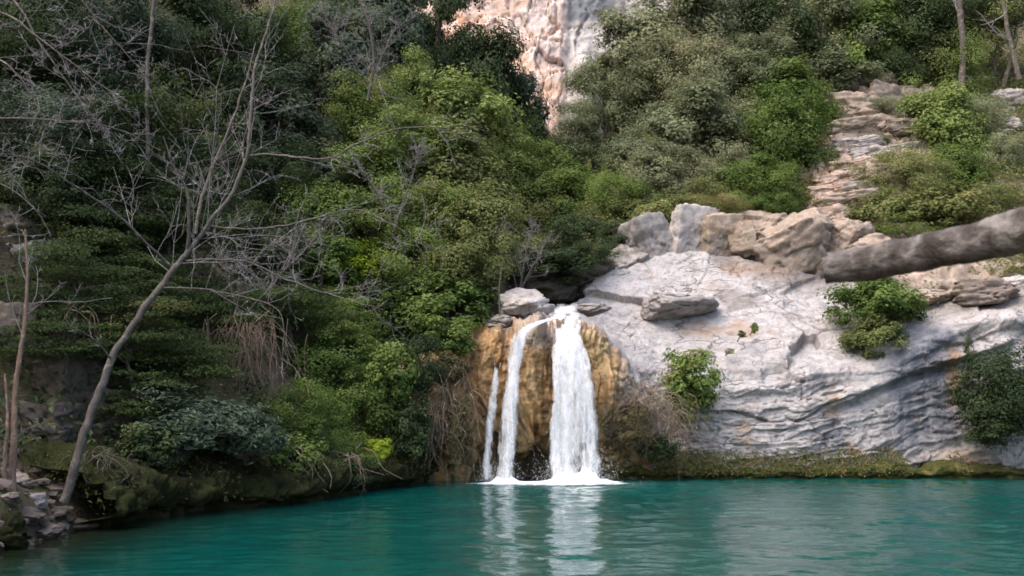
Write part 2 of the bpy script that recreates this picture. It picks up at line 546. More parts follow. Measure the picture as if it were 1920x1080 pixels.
def foam_material():
    t = NT('foam')
    n = t.noise(t.coords((1, 0.6, 1)), 4.0, 7, 0.7)
    e = t.attr('edge')
    a = t.ramp(t.math('ADD', t.math('MULTIPLY', t.math('SUBTRACT', n, 0.5), 2.2), e), [(0.30, 0.0), (0.95, 1.0)])
    p = t.principled((0.85, 0.87, 0.88), 0.6, t.bump(n, 0.8, 0.06))
    tr = t.n('BsdfTransparent')
    m2 = t.n('MixShader')
    t.l(a, m2.inputs[0]); t.l(tr.outputs[0], m2.inputs[1]); t.l(p.outputs[0], m2.inputs[2])
    return t.done(m2.outputs[0])
FOAM = foam_material()
def plain(name, c, r=0.4):
    t = NT(name)
    n = t.noise(t.coords(), 9, 4)
    return t.done(t.principled(t.mix(n, tuple(x * 0.9 for x in c), c), r).outputs[0])
DROPS = plain('water_drops', (0.86, 0.88, 0.90))

# ------------------------------------------------------------------ the ground
# shore lines: x, y, foot height
LEFT = np.array([(-9, -14, .15), (-8.6, 2, .15), (-7.6, 7, .15), (-6.1, 11, .1), (-6.1, 14, -.1), (-5.9, 16, -.6), (-4.3, 18.9, -.6), (-3.1, 23.0, -.6), (-2.1, 25.2, -.4),
                 (-0.9, 25.9, 3.7), (0.1, 27.0, 4.1), (0.3, 30, 4.9), (0.2, 36, 7.0), (0.6, 45, 10.5), (0.9, 60, 15.5), (0.5, 75, 20), (0, 100, 27), (0, 140, 34)], float)
RIGHT = np.array([(40, 27.5, .1), (16, 27.1, .1), (3.4, 27.1, .1), (2.5, 27.2, 3.6), (1.9, 28, 4.3), (1.8, 32, 5.4), (1.9, 38, 7.6), (2.4, 46, 10.8), (3.6, 60, 15.5), (4.5, 75, 20), (6, 100, 27), (6, 140, 34)], float)

def poly_dist(x, y, L):
    best = np.full(x.shape, 1e9); bz = np.zeros(x.shape); side = np.zeros(x.shape)
    for a, b in zip(L[:-1], L[1:]):
        dx, dy = b[0] - a[0], b[1] - a[1]
        ll = dx * dx + dy * dy
        t = np.clip(((x - a[0]) * dx + (y - a[1]) * dy) / ll, 0, 1)
        px, py = a[0] + t * dx, a[1] + t * dy
        d = np.hypot(x - px, y - py)
        cr = dx * (y - a[1]) - dy * (x - a[0])
        m = d < best
        best = np.where(m, d, best)
        bz = np.where(m, a[2] + t * (b[2] - a[2]), bz)
        side = np.where(m, cr, side)
    return best, bz, side

ZF = np.array([(1.6, 3.9), (2.4, 3.5), (3.2, 2.9), (5.2, 2.45), (7.5, 2.6), (9.7, 2.95), (11.5, 3.7), (13, 4.3), (18, 4.6)])
ZT = np.array([(1.6, 4.9), (2.2, 5.4), (3.5, 6.4), (5, 7.05), (7.7, 6.8), (9.9, 6.2), (12.6, 5.6), (18, 5.8)])
YT = np.array([(1.6, 29.0), (3, 30.5), (5, 31.5), (10, 31.2), (12.6, 29.8), (18, 29.6)])

def H(x, y, detail=True):
    x = np.asarray(x, float); y = np.asarray(y, float)
    shp = x.shape
    x = np.atleast_1d(x).ravel(); y = np.atleast_1d(y).ravel()
    dl, zl, sl = poly_dist(x, y, LEFT)
    dr, zr, sr = poly_dist(x, y, RIGHT)
    inl = sl > 0          # left of the left shore
    inr = (sr < 0)        # beyond the right shore (line runs right to left, then up the valley)
    def lefth(z, d_, y_):
        g_ = smooth(17.5, 14, y_)
        h1 = np.where(d_ < 9, d_ * 1.25, 11.25 + (d_ - 9) * 0.95)
        h2 = np.where(d_ < 2.9, d_ * 0.30, np.where(d_ < 9, 0.87 + (d_ - 2.9) * 1.75, 11.55 + (d_ - 9) * 0.95))
        return z + 0.55 * smooth(0, 0.5, d_) + h1 * (1 - g_) + h2 * g_
    def righth(z, d_):
        return z + 0.4 * smooth(0, 0.5, d_) + np.where(d_ < 20, d_ * 0.92, 18.4 + (d_ - 20) * 0.75)
    da, za, _ = poly_dist(x, y, LEFT[:10]); db, zb, _ = poly_dist(x, y, LEFT[9:])
    hl = np.minimum(lefth(za, da, y), lefth(zb, db, y))
    da, za, _ = poly_dist(x, y, RIGHT[:4]); db, zb, _ = poly_dist(x, y, RIGHT[3:])
    hr = np.minimum(righth(za, da), righth(zb, db))
    up = (y > 26.5)
    # channel floor / pool bed
    d = np.minimum(dl, dr)
    floor_ = np.where(up & (x > -1.5) & (x < 8), np.minimum(zl, zr) - 0.25 * smooth(0, .8, d), -0.25 - 1.9 * smooth(0, 3.0, d) - 0.1)
    h = np.where(inl, hl, np.where(inr, hr, floor_))
    # near shore where the photographer stands
    near = smooth(7.6, 5.4, y + 0.25 * vnoise(np.stack([x * .5, y * 0, y * 0], -1), 5))
    nh = 0.16 + 0.05 * np.maximum(0, 5 - y)
    h = np.where((~inl) & (~inr), h * (1 - near) + nh * near, h)
    if detail:
        q = np.stack([x, y, np.zeros_like(x)], -1)
        amp = smooth(0.2, 3.0, np.where(inl, dl, np.where(inr, dr, 0)))
        h = h + amp * (0.8 * fbm(q * 0.22, 3, 11) + 0.3 * fbm(q * 0.8, 4, 23))
        h = h + np.where((inl | inr), 0.12, 0.05) * fbm(q * 2.4, 3, 31)
    # keep the soil under the slab
    zf = np.interp(x, ZF[:, 0], ZF[:, 1]); zt = np.interp(x, ZT[:, 0], ZT[:, 1]); yt = np.interp(x, YT[:, 0], YT[:, 1])
    top = zf + (zt - zf) * np.clip((y - 27.4) / (yt - 27.4), 0, 1)
    under = (x > 2.2) & (x < 17.5) & (y < yt + 0.4) & (y > 26.5)
    h = np.where(under, np.minimum(h, top - 0.8), h)
    return h.reshape(shp)

def H1(x, y):
    return float(H(np.array([x]), np.array([y]))[0])

def build_ground():
    xs = np.concatenate([np.linspace(-90, -24, 34)[:-1], np.linspace(-24, 34, 220), np.linspace(34, 95, 30)[1:]])
    ys = np.concatenate([np.linspace(-16, 4, 22)[:-1], np.linspace(4, 64, 232), np.linspace(64, 135, 50)[1:]])
    X, Y = np.meshgrid(xs, ys)
    Z = H(X, Y)
    v = np.stack([X, Y, Z], -1).reshape(-1, 3)
    m = mesh_np('ground', v, grid_faces(len(xs), len(ys)))
    tag(link('ground', m, SOIL), kind='structure')
build_ground()

def build_water():
    xs = np.concatenate([np.linspace(-10, -7, 10)[:-1], np.linspace(-7, 15, 390), np.linspace(15, 26, 20)[1:]])
    ys = np.concatenate([np.linspace(3.5, 8.5, 20)[:-1], np.linspace(8.5, 27.5, 330), np.linspace(27.5, 29, 4)[1:]])
    X, Y = np.meshgrid(xs, ys)
    q = np.stack([X * 0.85, Y * 1.15, X * 0], -1)
    far = np.exp(-(np.hypot(X - 1.3, Y - 24.5) / 6.0) ** 2)
    Z = 0.020 * fbm(q * 1.3, 2, 801) + 0.019 * fbm(q * 3.1 + 2, 2, 811) + (0.004 + 0.012 * far) * fbm(q * 7.0 + 5, 2, 821)
    rr = np.hypot(X - 1.4, Y - 24.4)
    Z = Z + 0.006 * np.sin(rr * 9.0 + 2 * vnoise(q, 831)) * np.exp(-rr / 6.0)
    Z = Z * (0.45 + 0.55 * smooth(-5, 2, X))
    v = np.stack([X, Y, Z], -1).reshape(-1, 3)
    m = mesh_np('water', v, grid_faces(len(xs), len(ys)))
    dl, _, sl = poly_dist(v[:, 0], v[:, 1], LEFT)
    sh = smooth(2.6, 0.0, np.where(sl > 0, 0, dl)) * smooth(21, 14, v[:, 1])
    add_attr(m, 'shallow', sh)
    cq = v * np.array([1.5, 1.0, 0]); add_attr(m, 'churn', np.clip(np.exp(-((v[:, 0] - 1.3) / 2.0) ** 2 - ((v[:, 1] - 24.0) / 1.6) ** 2) * (0.45 + 0.9 * fbm(cq * 1.5, 4, 841)), 0, 0.8))
    add_attr(m, 'calm', smooth(1.0, -4.0, v[:, 0]))
    tag(link('pool_water', m, WATER), kind='structure')
build_water()

# far cliff closing the gorge
def build_cliff():
    nu, nv = 300, 260
    s = np.linspace(-1, 1, nu); t = np.linspace(0, 1, nv)
    S, T = np.meshgrid(s, t)
    X = 5 + np.sign(S) * np.abs(S) ** 1.5 * 55
    Z = 20 + T * 75
    Yb = 118 + 10 * S ** 2 + (Z - 20) * 0.22
    # a buttress standing forward on the east side of the notch
    rib = np.exp(-((X - 9.4) / 1.5) ** 2) * smooth(52, 44, Z)
    Yb = Yb - 5 * rib + 0.9 * np.exp(-((X - 7.2 - 0.05 * (Z - 40)) / 0.6) ** 2)
    q = np.stack([X, Yb, Z], -1)
    o1, t1, e1 = cells(q * np.array([0.30, 0.25, 0.17]) + 0.5 * fbm(q * 0.2, 3, 5)[..., None], 771)
    o2, t2, e2 = cells(q * np.array([0.8, 0.7, 0.28]), 773)
    o3, t3, e3 = cells(q * np.array([2.2, 1.6, 1.1]) + 3, 775)
    lay = Z / 5.0 + 0.7 * fbm(q * 0.06, 3, 3) - 0.05 * X
    f = lay - np.floor(lay)
    blk = vnoise(np.stack([X / 4.0, np.floor(lay) * 3.1, Z * 0], -1), 9)
    D = 2.0 * fbm(q * 0.055, 4, 41) + 0.6 * o1 + 0.9 * t1 + 0.20 * o2 + 0.3 * t2 - 0.5 * smooth(0.06, 0, e1) - 0.15 * smooth(0.05, 0, e2) + 0.10 * fbm(q * 0.9, 4, 61) + 0.10 * o3 + 0.22 * t3 - 0.08 * smooth(0.06, 0, e3) + 0.4 * (f ** 2)
    Yb = Yb - D * 1.2
    G = np.stack([X, Yb, Z], -1)
    m = mesh_np('cliff', G.reshape(-1, 3), grid_faces(nu, nv))
    g = smooth(54.2, 55.2, Z + 0.6 * fbm(q * 0.5, 3, 71)) * smooth(7.2, 8.0, X) * smooth(15, 13, X)  # strip at the top: far mountain's shade painted as dark grey-blue rock
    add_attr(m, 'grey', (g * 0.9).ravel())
    add_attr(m, 'pale', (smooth(5.4, 6.6, X - 0.08 * (Z - 36) + 0.8 * fbm(q * 0.4, 3, 75)) * 0.85).ravel())
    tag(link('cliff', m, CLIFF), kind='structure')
build_cliff()

# ------------------------------------------------------------------ the slab and the tufa wall
def build_slab():
    nu, nv = 520, 300
    xs = np.linspace(1.75, 17.5, nu)
    zf = np.interp(xs, ZF[:, 0], ZF[:, 1]); zt = np.interp(xs, ZT[:, 0], ZT[:, 1]); yt = np.interp(xs, YT[:, 0], YT[:, 1])
    k = np.ones(31) / 31
    def sm(a): return np.convolve(np.pad(a, 15, 'edge'), k, 'valid')
    zf, zt, yt = sm(zf), sm(zt), sm(yt)
    y0 = 26.75 + 0.2 * np.sin(xs * 0.7) - 0.55 * smooth(4.6, 2.4, xs)
    prof = np.zeros((7, nu, 2))
    prof[0] = np.stack([y0 + 0.3, np.full(nu, -0.5)], -1)
    prof[1] = np.stack([y0, np.full(nu, 0.35)], -1)
    prof[2] = np.stack([y0 + 0.10, zf * 0.55], -1)
    prof[3] = np.stack([y0 + 0.22, zf], -1)
    prof[4] = np.stack([(y0 + 0.6) * 0.45 + yt * 0.55, zf * 0.5 + zt * 0.5], -1)
    prof[5] = np.stack([yt, zt], -1)
    prof[6] = np.stack([yt + 1.2, zt - 1.6], -1)
    # arc-length resample with smoothing
    pts = np.zeros((nv, nu, 2))
    lens = np.linalg.norm(np.diff(prof.mean(1), axis=0), axis=1)
    cum = np.concatenate([[0], np.cumsum(lens)]); cum /= cum[-1]
    tt = np.linspace(0, 1, nv)
    for j in range(7 - 1):
        m = (tt >= cum[j]) & (tt <= cum[j + 1])
        w = ((tt[m] - cum[j]) / (cum[j + 1] - cum[j]))[:, None, None]
        pts[m] = prof[j][None] * (1 - w) + prof[j + 1][None] * w
    kk = np.hanning(29); kk /= kk.sum()
    pad = np.pad(pts, ((14, 14), (0, 0), (0, 0)), 'edge')
    pts = sum(kk[i] * pad[i:i + nv] for i in range(29))
    G = np.stack([np.broadcast_to(xs, (nv, nu)), pts[..., 0], pts[..., 1]], -1).copy()
    N = grid_normals(G)
    N = np.where((N[..., 1:2] > 0) & (N[..., 2:3] < 0.2), -N, N)
    if N[nv // 3, nu // 2, 1] > 0: N = -N
    X, Y, Z = G[..., 0], G[..., 1], G[..., 2]
    q = G
    onface = smooth(zf + 0.5, zf - 0.3, Z)                       # lower wall
    # bedding that climbs gently to the right, broken into angular plates
    w1 = np.stack([fbm(q * 0.8 + 11 * k, 3, 101 + k) for k in range(3)], -1) * 0.22
    zz = Z - 0.06 * X - 0.17 * np.logaddexp(0, (X - 8.6) * 2) / 2 - 0.25 * Y
    b = np.stack([X, Y, zz], -1) + w1
    o1, t1, e1 = cells(b * np.array([0.36, 0.36, 2.3]), 701)
    o2, t2, e2 = cells(b * np.array([1.05, 1.0, 5.6]) + 4, 711)
    o4, t4, e4 = cells(b * np.array([3.0, 2.8, 11.0]) + 6, 731)
    o3, t3, e3 = cells(b * np.array([0.30, 0.28, 0.75]) + 9, 721)
    pres = smooth(-0.35, 0.25, fbm(q * 0.4, 3, 19))
    face = onface * (0.35 + 0.65 * pres)
    D = face * (0.15 * o1 + 0.24 * t1 + 0.085 * o2 + 0.13 * t2 + 0.030 * o4 + 0.06 * t4 - 0.05 * smooth(0.05, 0.0, e1) - 0.02 * smooth(0.06, 0.0, e2))
    D += (1 - onface) * (0.10 * o3 + 0.42 * t3 + 0.022 * o2 * pres + 0.06 * t2 - 0.07 * smooth(0.03, 0.0, e3) * pres + 0.05 * t1)
    D += 0.14 * fbm(q * 0.45, 3, 77) + 0.06 * fbm(q * 1.8, 5, 88, 0.6) + 0.045 * fbm(q * 7.0, 4, 99, 0.65)
    c1 = np.minimum(e1 + 0.3 * (1 - onface), e3 * 1.6) + 0.12 * smooth(0.15, -0.25, fbm(q * 0.7 + 3, 3, 143))
    # slight brow where wall meets slab, and the oblique arch line at the right
    brow = np.exp(-((Z - zf + 0.12) / 0.16) ** 2)
    D += 0.09 * brow * smooth(4.4, 6.0, X) * (0.4 + pres) - 0.12 * np.exp(-((Z - zf + 0.45) / 0.18) ** 2) * smooth(4.4, 6.0, X) * pres
    line = 1.75 + (X - 8.3) * 0.36
    rz = Z - line - 0.15 * fbm(q * 0.9, 3, 171)
    on = smooth(8.0, 9.0, X) * smooth(14.2, 13.4, X)
    D += on * onface * (0.22 * smooth(-0.05, 0.1, rz) * smooth(0.9, 0.1, rz) - 0.14 * np.exp(-((rz + 0.12) / 0.10) ** 2))
    # shallow alcove with the seep
    D -= 0.28 * np.exp(-((X - 11.6) / 0.9) ** 2 - ((Z - 2.0) / 1.1) ** 2)
    G2 = G + N * D[..., None]
    m = mesh_np('rock_slab', G2.reshape(-1, 3), grid_faces(nu, nv))
    wv = fbm(q * 1.1, 4, 181)
    seep = np.exp(-(((X - 11.3 + 0.5 * wv) / 1.0) ** 4)) * smooth(0.4, 1.2, Z) * smooth(4.6, 3.9, Z) + 0.75 * smooth(0.1, 0.45, fbm(np.stack([X * 1.2, Y, Z * 0.35], -1), 4, 191)) * onface * smooth(6.5, 9.0, X)
    rust = 0.85 * np.exp(-((X - 12.15) / 0.16) ** 2) * smooth(1.7, 2.1, Z) * smooth(3.7, 3.2, Z) + 0.7 * np.exp(-((X - 12.2) / 0.7) ** 2) * smooth(0.9, 0.45, Z) + 0.55 * smooth(0.3, 0.55, fbm(q * 0.8 + 9, 4, 201))
    soil = smooth(0.05, 0.0, c1) * 0.75 + 0.55 * smooth(0.2, 0.45, fbm(q * 0.6 + 4, 4, 211)) * (1 - onface) + smooth(5.2, 6.0, Z + 0.6 * wv) * smooth(6.2, 9.0, X) * 0.7
    soil = soil + 0.6 * smooth(11.5, 13, X) * smooth(zf + 0.1, zf + 0.5, Z)
    add_attr(m, 'wallface', onface.ravel())
    add_attr(m, 'seep', np.clip(seep, 0, 1).ravel())
    add_attr(m, 'rust', np.clip(rust, 0, 0.9).ravel())
    add_attr(m, 'soil', np.clip(soil, 0, 0.9).ravel())
    o = link('rock_slab', m, SLAB)
    tag(o, 'huge pale limestone slab with layered lower wall right of the waterfall', 'rock')
build_slab()

def wall_y(x, z):
    """front of the tufa wall"""
    x = np.asarray(x, float); z = np.asarray(z, float)
    zt = np.interp(x, [-3.6, -2.2, -1.2, -0.6, 0.4, 1.6, 2.3, 2.8, 3.2, 3.6], [2.0, 3.2, 3.75, 3.9, 4.05, 4.1, 3.85, 3.3, 2.6, 1.9])
    y = 25.05 + 0.0 * x
    y = y - 0.48 * np.maximum(0, -0.9 - x) ** 1.1 + 0.40 * np.maximum(0, x - 1.9) ** 1.15
    hollow = 1.1 * np.exp(-((x - 1.1) / 1.5) ** 2) + 0.6
    y = y + hollow * smooth(1.75, 0.75, z + 0.25 * np.sin(x * 3.1) + 0.15 * np.sin(x * 7.3 + 1))
    y = y + 0.25 * smooth(2.0, 3.6, z)
    over = np.maximum(0, z - (zt - 0.35))
    y = y + 1.6 * over ** 1.3
    return y, zt

def build_tufa():
    nu, nv = 340, 240
    xs = np.linspace(-3.7, 3.6, nu); t = np.linspace(0, 1, nv)
    S, T = np.meshgrid(xs, t)
    _, zt = wall_y(S, 0 * S)
    Z = -0.4 + np.minimum(T / 0.86, 1) * (zt + 0.4)
    y, _ = wall_y(S, Z)
    # top runs back as a ledge
    Y = y + np.maximum(0, T - 0.86) / 0.14 * 2.4
    Z = Z + np.maximum(0, T - 0.86) / 0.14 * 0.25
    G = np.stack([S, Y, Z], -1)
    N = grid_normals(G)
    if N[nv // 2, nu // 2, 1] > 0: N = -N
    q = G
    w = fbm(q * 0.8, 3, 301)
    fl = np.abs(fbm(np.stack([S * 1.7 + 0.8 * w, Y * 0.3, Z * 0.16], -1), 4, 311))
    fl2 = np.abs(fbm(np.stack([S * 5.5 + 1.2 * w, Y * 0.5, Z * 0.32], -1), 3, 321))
    D = 0.55 * fl + 0.20 * fl2 + 0.28 * fbm(q * np.array([.9, .9, .45]), 4, 331) + 0.09 * fbm(q * np.array([5, 5, 1.8]), 4, 341) + 0.035 * fbm(q * 13, 3, 351, 0.6) + 0.12 * fbm(q * np.array([2.6, 2.6, 3.2]), 4, 353, 0.6) - 0.10 * smooth(0.12, 0.45, fbm(q * 2.2 + 4, 3, 355))
    D += 0.25 * np.exp(-((S - 2.35) / 0.55) ** 2 - ((Z - 2.2) / 0.9) ** 2)      # bulge beside the main fall
    D += 0.20 * np.exp(-((S - 0.45) / 0.45) ** 2 - ((Z - 2.5) / 1.2) ** 2)      # boss between the streams
    top = smooth(0.80, 0.9, T)
    D = D * (1 - 0.5 * top)
    G2 = G + N * D[..., None]
    m = mesh_np('tufa_wall', G2.reshape(-1, 3), grid_faces(nu, nv))
    moss = smooth(1.3, 0.2, Z + 0.5 * w) + smooth(-1.2, -2.2, S) * 0.85 + 0.5 * smooth(0.05, 0.4, fbm(q * 0.9 + 5, 3, 361))
    grey = smooth(2.75, 3.2, S + 0.6 * w) * smooth(1.3, 2.2, Z) * 0.9 + top * 0.8 * smooth(-0.6, 0.4, S) + smooth(3.0, 3.6, Z) * np.exp(-((S - 0.5) / 0.5) ** 2) * 0.6
    add_attr(m, 'moss', np.clip(moss, 0, 1).ravel())
    add_attr(m, 'grey', np.clip(grey, 0, 1).ravel())
    tag(link('tufa_wall', m, TUFA), 'orange-brown fluted tufa wall behind the falling water', 'rock wall')
build_tufa()

# mossy rims along the water
def rim(name, line, n, prof, amp, mat, label, cat, seed):
    L = spline(np.asarray(line, float), n)
    t = np.gradient(L, axis=0); t[:, 2] = 0
    t /= np.linalg.norm(t, axis=1, keepdims=True)
    nrm = np.stack([t[:, 1], -t[:, 0], 0 * t[:, 0]], 1)          # towards the water
    pr = spline(np.asarray([(a, b, 0) for a, b in prof], float), 40)[:, :2]
    G = L[None] + nrm[None] * pr[:, 0][:, None, None]
    hs = 1 + 0.8 * fbm(np.stack([L[:, 0] * 1.1, L[:, 1] * 1.1, 0 * L[:, 0]], -1), 4, seed, 0.6)
    G[..., 2] = G[..., 2] * 0 + pr[:, 1][:, None] * hs[None]
    N = grid_normals(G)
    D = amp * (fbm(G * 1.1, 4, seed + 1) + 0.7 * np.abs(fbm(G * 3.2, 4, seed + 2, 0.6)) + 0.3 * fbm(G * 9, 4, seed + 3, 0.6))
    G = G + nrm[None] * D[..., None] + np.array([0, 0, 1.0]) * (0.5 * D * smooth(0.1, 0.4, G[..., 2]))[..., None]
    m = mesh_np(name, G.reshape(-1, 3), grid_faces(n, 40))
    return tag(link(name, m, mat), label, cat)

BANK_LINE = [(-6.05, 14.3, 0), (-5.6, 16.1, 0), (-4.9, 17.6, 0), (-4.1, 18.9, 0), (-3.5, 20.9, 0), (-2.95, 22.9, 0), (-2.5, 24.2, 0), (-2.2, 25.4, 0)]
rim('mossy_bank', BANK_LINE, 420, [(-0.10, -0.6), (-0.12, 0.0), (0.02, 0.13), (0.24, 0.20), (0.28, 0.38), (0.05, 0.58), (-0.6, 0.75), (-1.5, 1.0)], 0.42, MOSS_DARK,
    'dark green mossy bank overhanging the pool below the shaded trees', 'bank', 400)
LEDGE_LINE = [(1.6, 25.75, 0), (2.6, 26.0, 0), (4, 26.15, 0), (6, 26.25, 0), (9, 26.2, 0), (12, 26.25, 0), (16, 26.3, 0), (22, 26.4, 0)]
rim('mossy_ledge', LEDGE_LINE, 420, [(-0.1, -0.6), (-0.05, 0.0), (0.05, 0.09), (0.10, 0.19), (-0.05, 0.29), (-0.35, 0.33), (-0.9, 0.33)], 0.24, MOSS,
    'low mossy tan ledge along the water under the pale slab', 'ledge', 430)

# ------------------------------------------------------------------ rocks
def boulder_mesh(name, seed, cuts=14, rough=0.06, sub=4, block=0.0, near=0.55, far=0.85):
    r = np.random.default_rng(seed)
    bm = bmesh.new()
    bmesh.ops.create_icosphere(bm, subdivisions=sub, radius=1)
    v = np.array([q.co[:] for q in bm.verts]); f = np.array([[q.index for q in p.verts] for p in bm.faces])
    bm.free()
    if block:
        w = np.abs(v).max(1, keepdims=True)
        v = v * (1 - block) + (v / w) * block * 0.85
    for _ in range(cuts):
        n = r.normal(size=3); n /= np.linalg.norm(n)
        d = r.uniform(near, far)
        over = np.maximum(0, v @ n - d)
        v = v - over[:, None] * n * 0.94
    nn = v / np.linalg.norm(v, axis=1, keepdims=True)
    tl = r.uniform(-.35, .35)
    b = np.stack([v[:, 0], v[:, 1], v[:, 2] - tl * v[:, 0]], -1) + 0.10 * np.stack([fbm(v * 1.6 + 5 * k + seed, 3, seed + k) for k in range(3)], -1) + seed * 1.7
    o1, t1, e1 = cells(b * np.array([1.1, 1.1, 2.1]), seed)
    o2, t2, e2 = cells(b * np.array([2.6, 2.6, 5.5]) + 3, seed + 50)
    d = 0.085 * o1 + 0.26 * t1 + 0.03 * o2 + 0.09 * t2 - 0.09 * smooth(0.07, 0.0, e1) - 0.02 * smooth(0.08, 0, e2)
    d = d + rough * 0.8 * fbm(v * 1.6 + seed, 4, seed) + rough * 0.7 * fbm(v * 6 + seed, 4, seed + 5, 0.6)
    v = v + nn * d[:, None]
    return mesh_np(name, v, f)

ROCKS = [boulder_mesh('boulder', 500 + i, 16, 0.07, 5) for i in range(5)] + [boulder_mesh('rock_block', 520 + i, 7, 0.05, 5, 0.96, 0.72, 1.05) for i in range(4)]

def rock(name, u, v, Y, hw, hh, mat, label=None, shape=0, depth=1.0, rz=0.0, ry=0.0, cat='rock', parent=None, group=None, dz=0.0):
    p = P(u, v, Y)
    s = Y / F
    o = link(name, ROCKS[shape], mat, parent)
    o.location = p - (np.array(parent.location) if parent else 0)
    o.location.z += dz
    o.scale = (hw * s * 1.12, hw * s * depth * 1.1, hh * s * 1.12)
    o.rotation_euler = (random.uniform(-.1, .1), ry, rz)
    if parent is None:
        tag(o, label, cat, group)
    return o

# upstream boulders and the row above the slab
rock('boulder', 988, 578, 26.0, 52, 32, ROCK_PALE, 'pale rounded boulder at the left lip of the waterfall', 0, 0.9, 0.3)
rock('boulder', 950, 606, 25.7, 45, 14, ROCK_GREY, 'flat grey stone under the pale boulder at the lip', 1, 1.0, 0.2)
rock('boulder', 1268, 574, 29.2, 74, 30, ROCK_GREY, 'flat grey-brown boulder lying on the middle of the slab', 4, 0.8, 0.1, 0.0)
rock('boulder', 1222, 462, 32.0, 52, 62, ROCK_GREY, 'dark grey cracked outcrop left of the tall pale block', 8, 0.9, 0.5, -0.35)
rock('boulder', 1178, 505, 31.6, 56, 44, ROCK_GREY, 'grey cracked rock at the upper left end of the slab', 3, 0.9, 0.9, -0.5)
rock('boulder', 1120, 545, 30.6, 48, 24, ROCK_PALE, 'low sloping grey rock beside the dark stream recess', 4, 1.0, 0.4, -0.4)
rock('standing_stone', 1294, 442, 32.0, 46, 60, ROCK_PALE, 'tall pale upright block standing above the slab', 6, 0.8, 0.35, 0.12)
rock('boulder', 1350, 448, 31.8, 40, 50, ROCK_WARM, 'brown upright block beside the tall pale one', 6, 0.9, 0.2)
rock('boulder', 1390, 450, 31.6, 27, 36, ROCK_WARM, 'small brown block, third in the row above the slab', 7, 0.9, -0.2)
rock('boulder', 1425, 430, 32.6, 56, 44, ROCK_WARM, 'brown boulder wedged under the bright round bush', 2, 1.0, 0.5)
rock('boulder', 1490, 460, 31.6, 92, 62, ROCK_WARM, 'broad cracked tan boulder just left of the log tip', 3, 0.8, 0.2, -0.35)
rock('boulder', 1590, 445, 32.0, 48, 40, ROCK_WARM, 'reddish tan rock behind the log tip', 4, 0.9, 0.5)
rock('boulder', 1640, 480, 31.5, 60, 36, ROCK_WARM, 'tan rock half hidden behind the log', 1, 0.9, 0.9)

rock('boulder', 1010, 545, 30.2, 72, 46, ROCK_DARK, 'rock coloured dark as shade on the left of the stream recess', 0, 1.0, .3)  # added with the next one; recess shade is put into their dark stone colour
rock('boulder', 1085, 525, 31.0, 72, 46, ROCK_DARK, 'rock coloured dark as shade at the back of the stream recess', 4, 1.0, .3)
row = bpy.data.objects.new('rock_shelf', None); row.location = (6.5, 31.5, 5.5); col.objects.link(row)
tag(row, 'cracked tan bedrock shelf between the slab and the right slope bushes', 'rock')
# stepped outcrop of stacked ledges on the slope
def ground_ray(u, v, h=0.0, y0=9.0, y1=60.0):
    ys = np.arange(y0, y1, 0.15)
    a = (u - 960) / F; b = (540 - v) / F
    d = np.array([a, CP - SP * b, SP + CP * b])
    pts = CAM[None] + d[None] * (ys / d[1])[:, None]
    g = pts[:, 2] - H(pts[:, 0], pts[:, 1]) - h
    hit = np.nonzero(g < 0)[0]
    k = hit[0] if len(hit) else int(np.argmin(g))
    return pts[k], ys[k]

def bedrock(u0, u1, y0, y1, mat, parent, seed, step=0.7, lift=0.25):
    nu, nv = 130, 200
    A, YY = np.meshgrid(np.linspace((u0 - 960) / F, (u1 - 960) / F, nu), np.linspace(y0, y1, nv))
    X = A * YY
    X = X + 1.3 * fbm(np.stack([X * 0.3, YY * 0.45, YY * 0], -1), 4, seed)
    Hh = H(X, YY, True)
    q = np.stack([X, YY, Hh], -1)
    lv = (Hh - 0.10 * X) / step + 1.3 * fbm(q * 0.7, 3, seed + 1) + 0.9 * cells(q * 0.8, seed + 2)[0]
    k = np.floor(lv); f = lv - k
    Z = Hh + step * (smooth(0.0, 0.35, f) - f) * 0.75
    o1, t1, e1 = cells(np.stack([X * 0.8, YY * 0.6, k * 1.7], -1) + 0.35 * fbm(q * 0.9, 3, seed + 8)[..., None], seed + 7)
    Z = Z + lift + 0.26 * o1 + 0.45 * t1 - 0.16 * smooth(0.08, 0, e1) + 0.06 * fbm(q * 2.5, 4, seed + 4, 0.6)
    s_ = np.linspace(0, 1, nu)[None]; t_ = np.linspace(0, 1, nv)[:, None]
    edge = smooth(0, 0.16, s_) * smooth(1, 0.84, s_) * smooth(0, 0.06, t_) * smooth(1, 0.9, t_)
    Z = Z - 1.1 * (1 - edge) * (1 + 0.8 * fbm(q * 0.9, 3, seed + 6))
    m = mesh_np('bedrock', np.stack([X, YY, Z], -1).reshape(-1, 3) - np.array(parent.location), grid_faces(nu, nv))
    return link('bedrock', m, mat, parent)

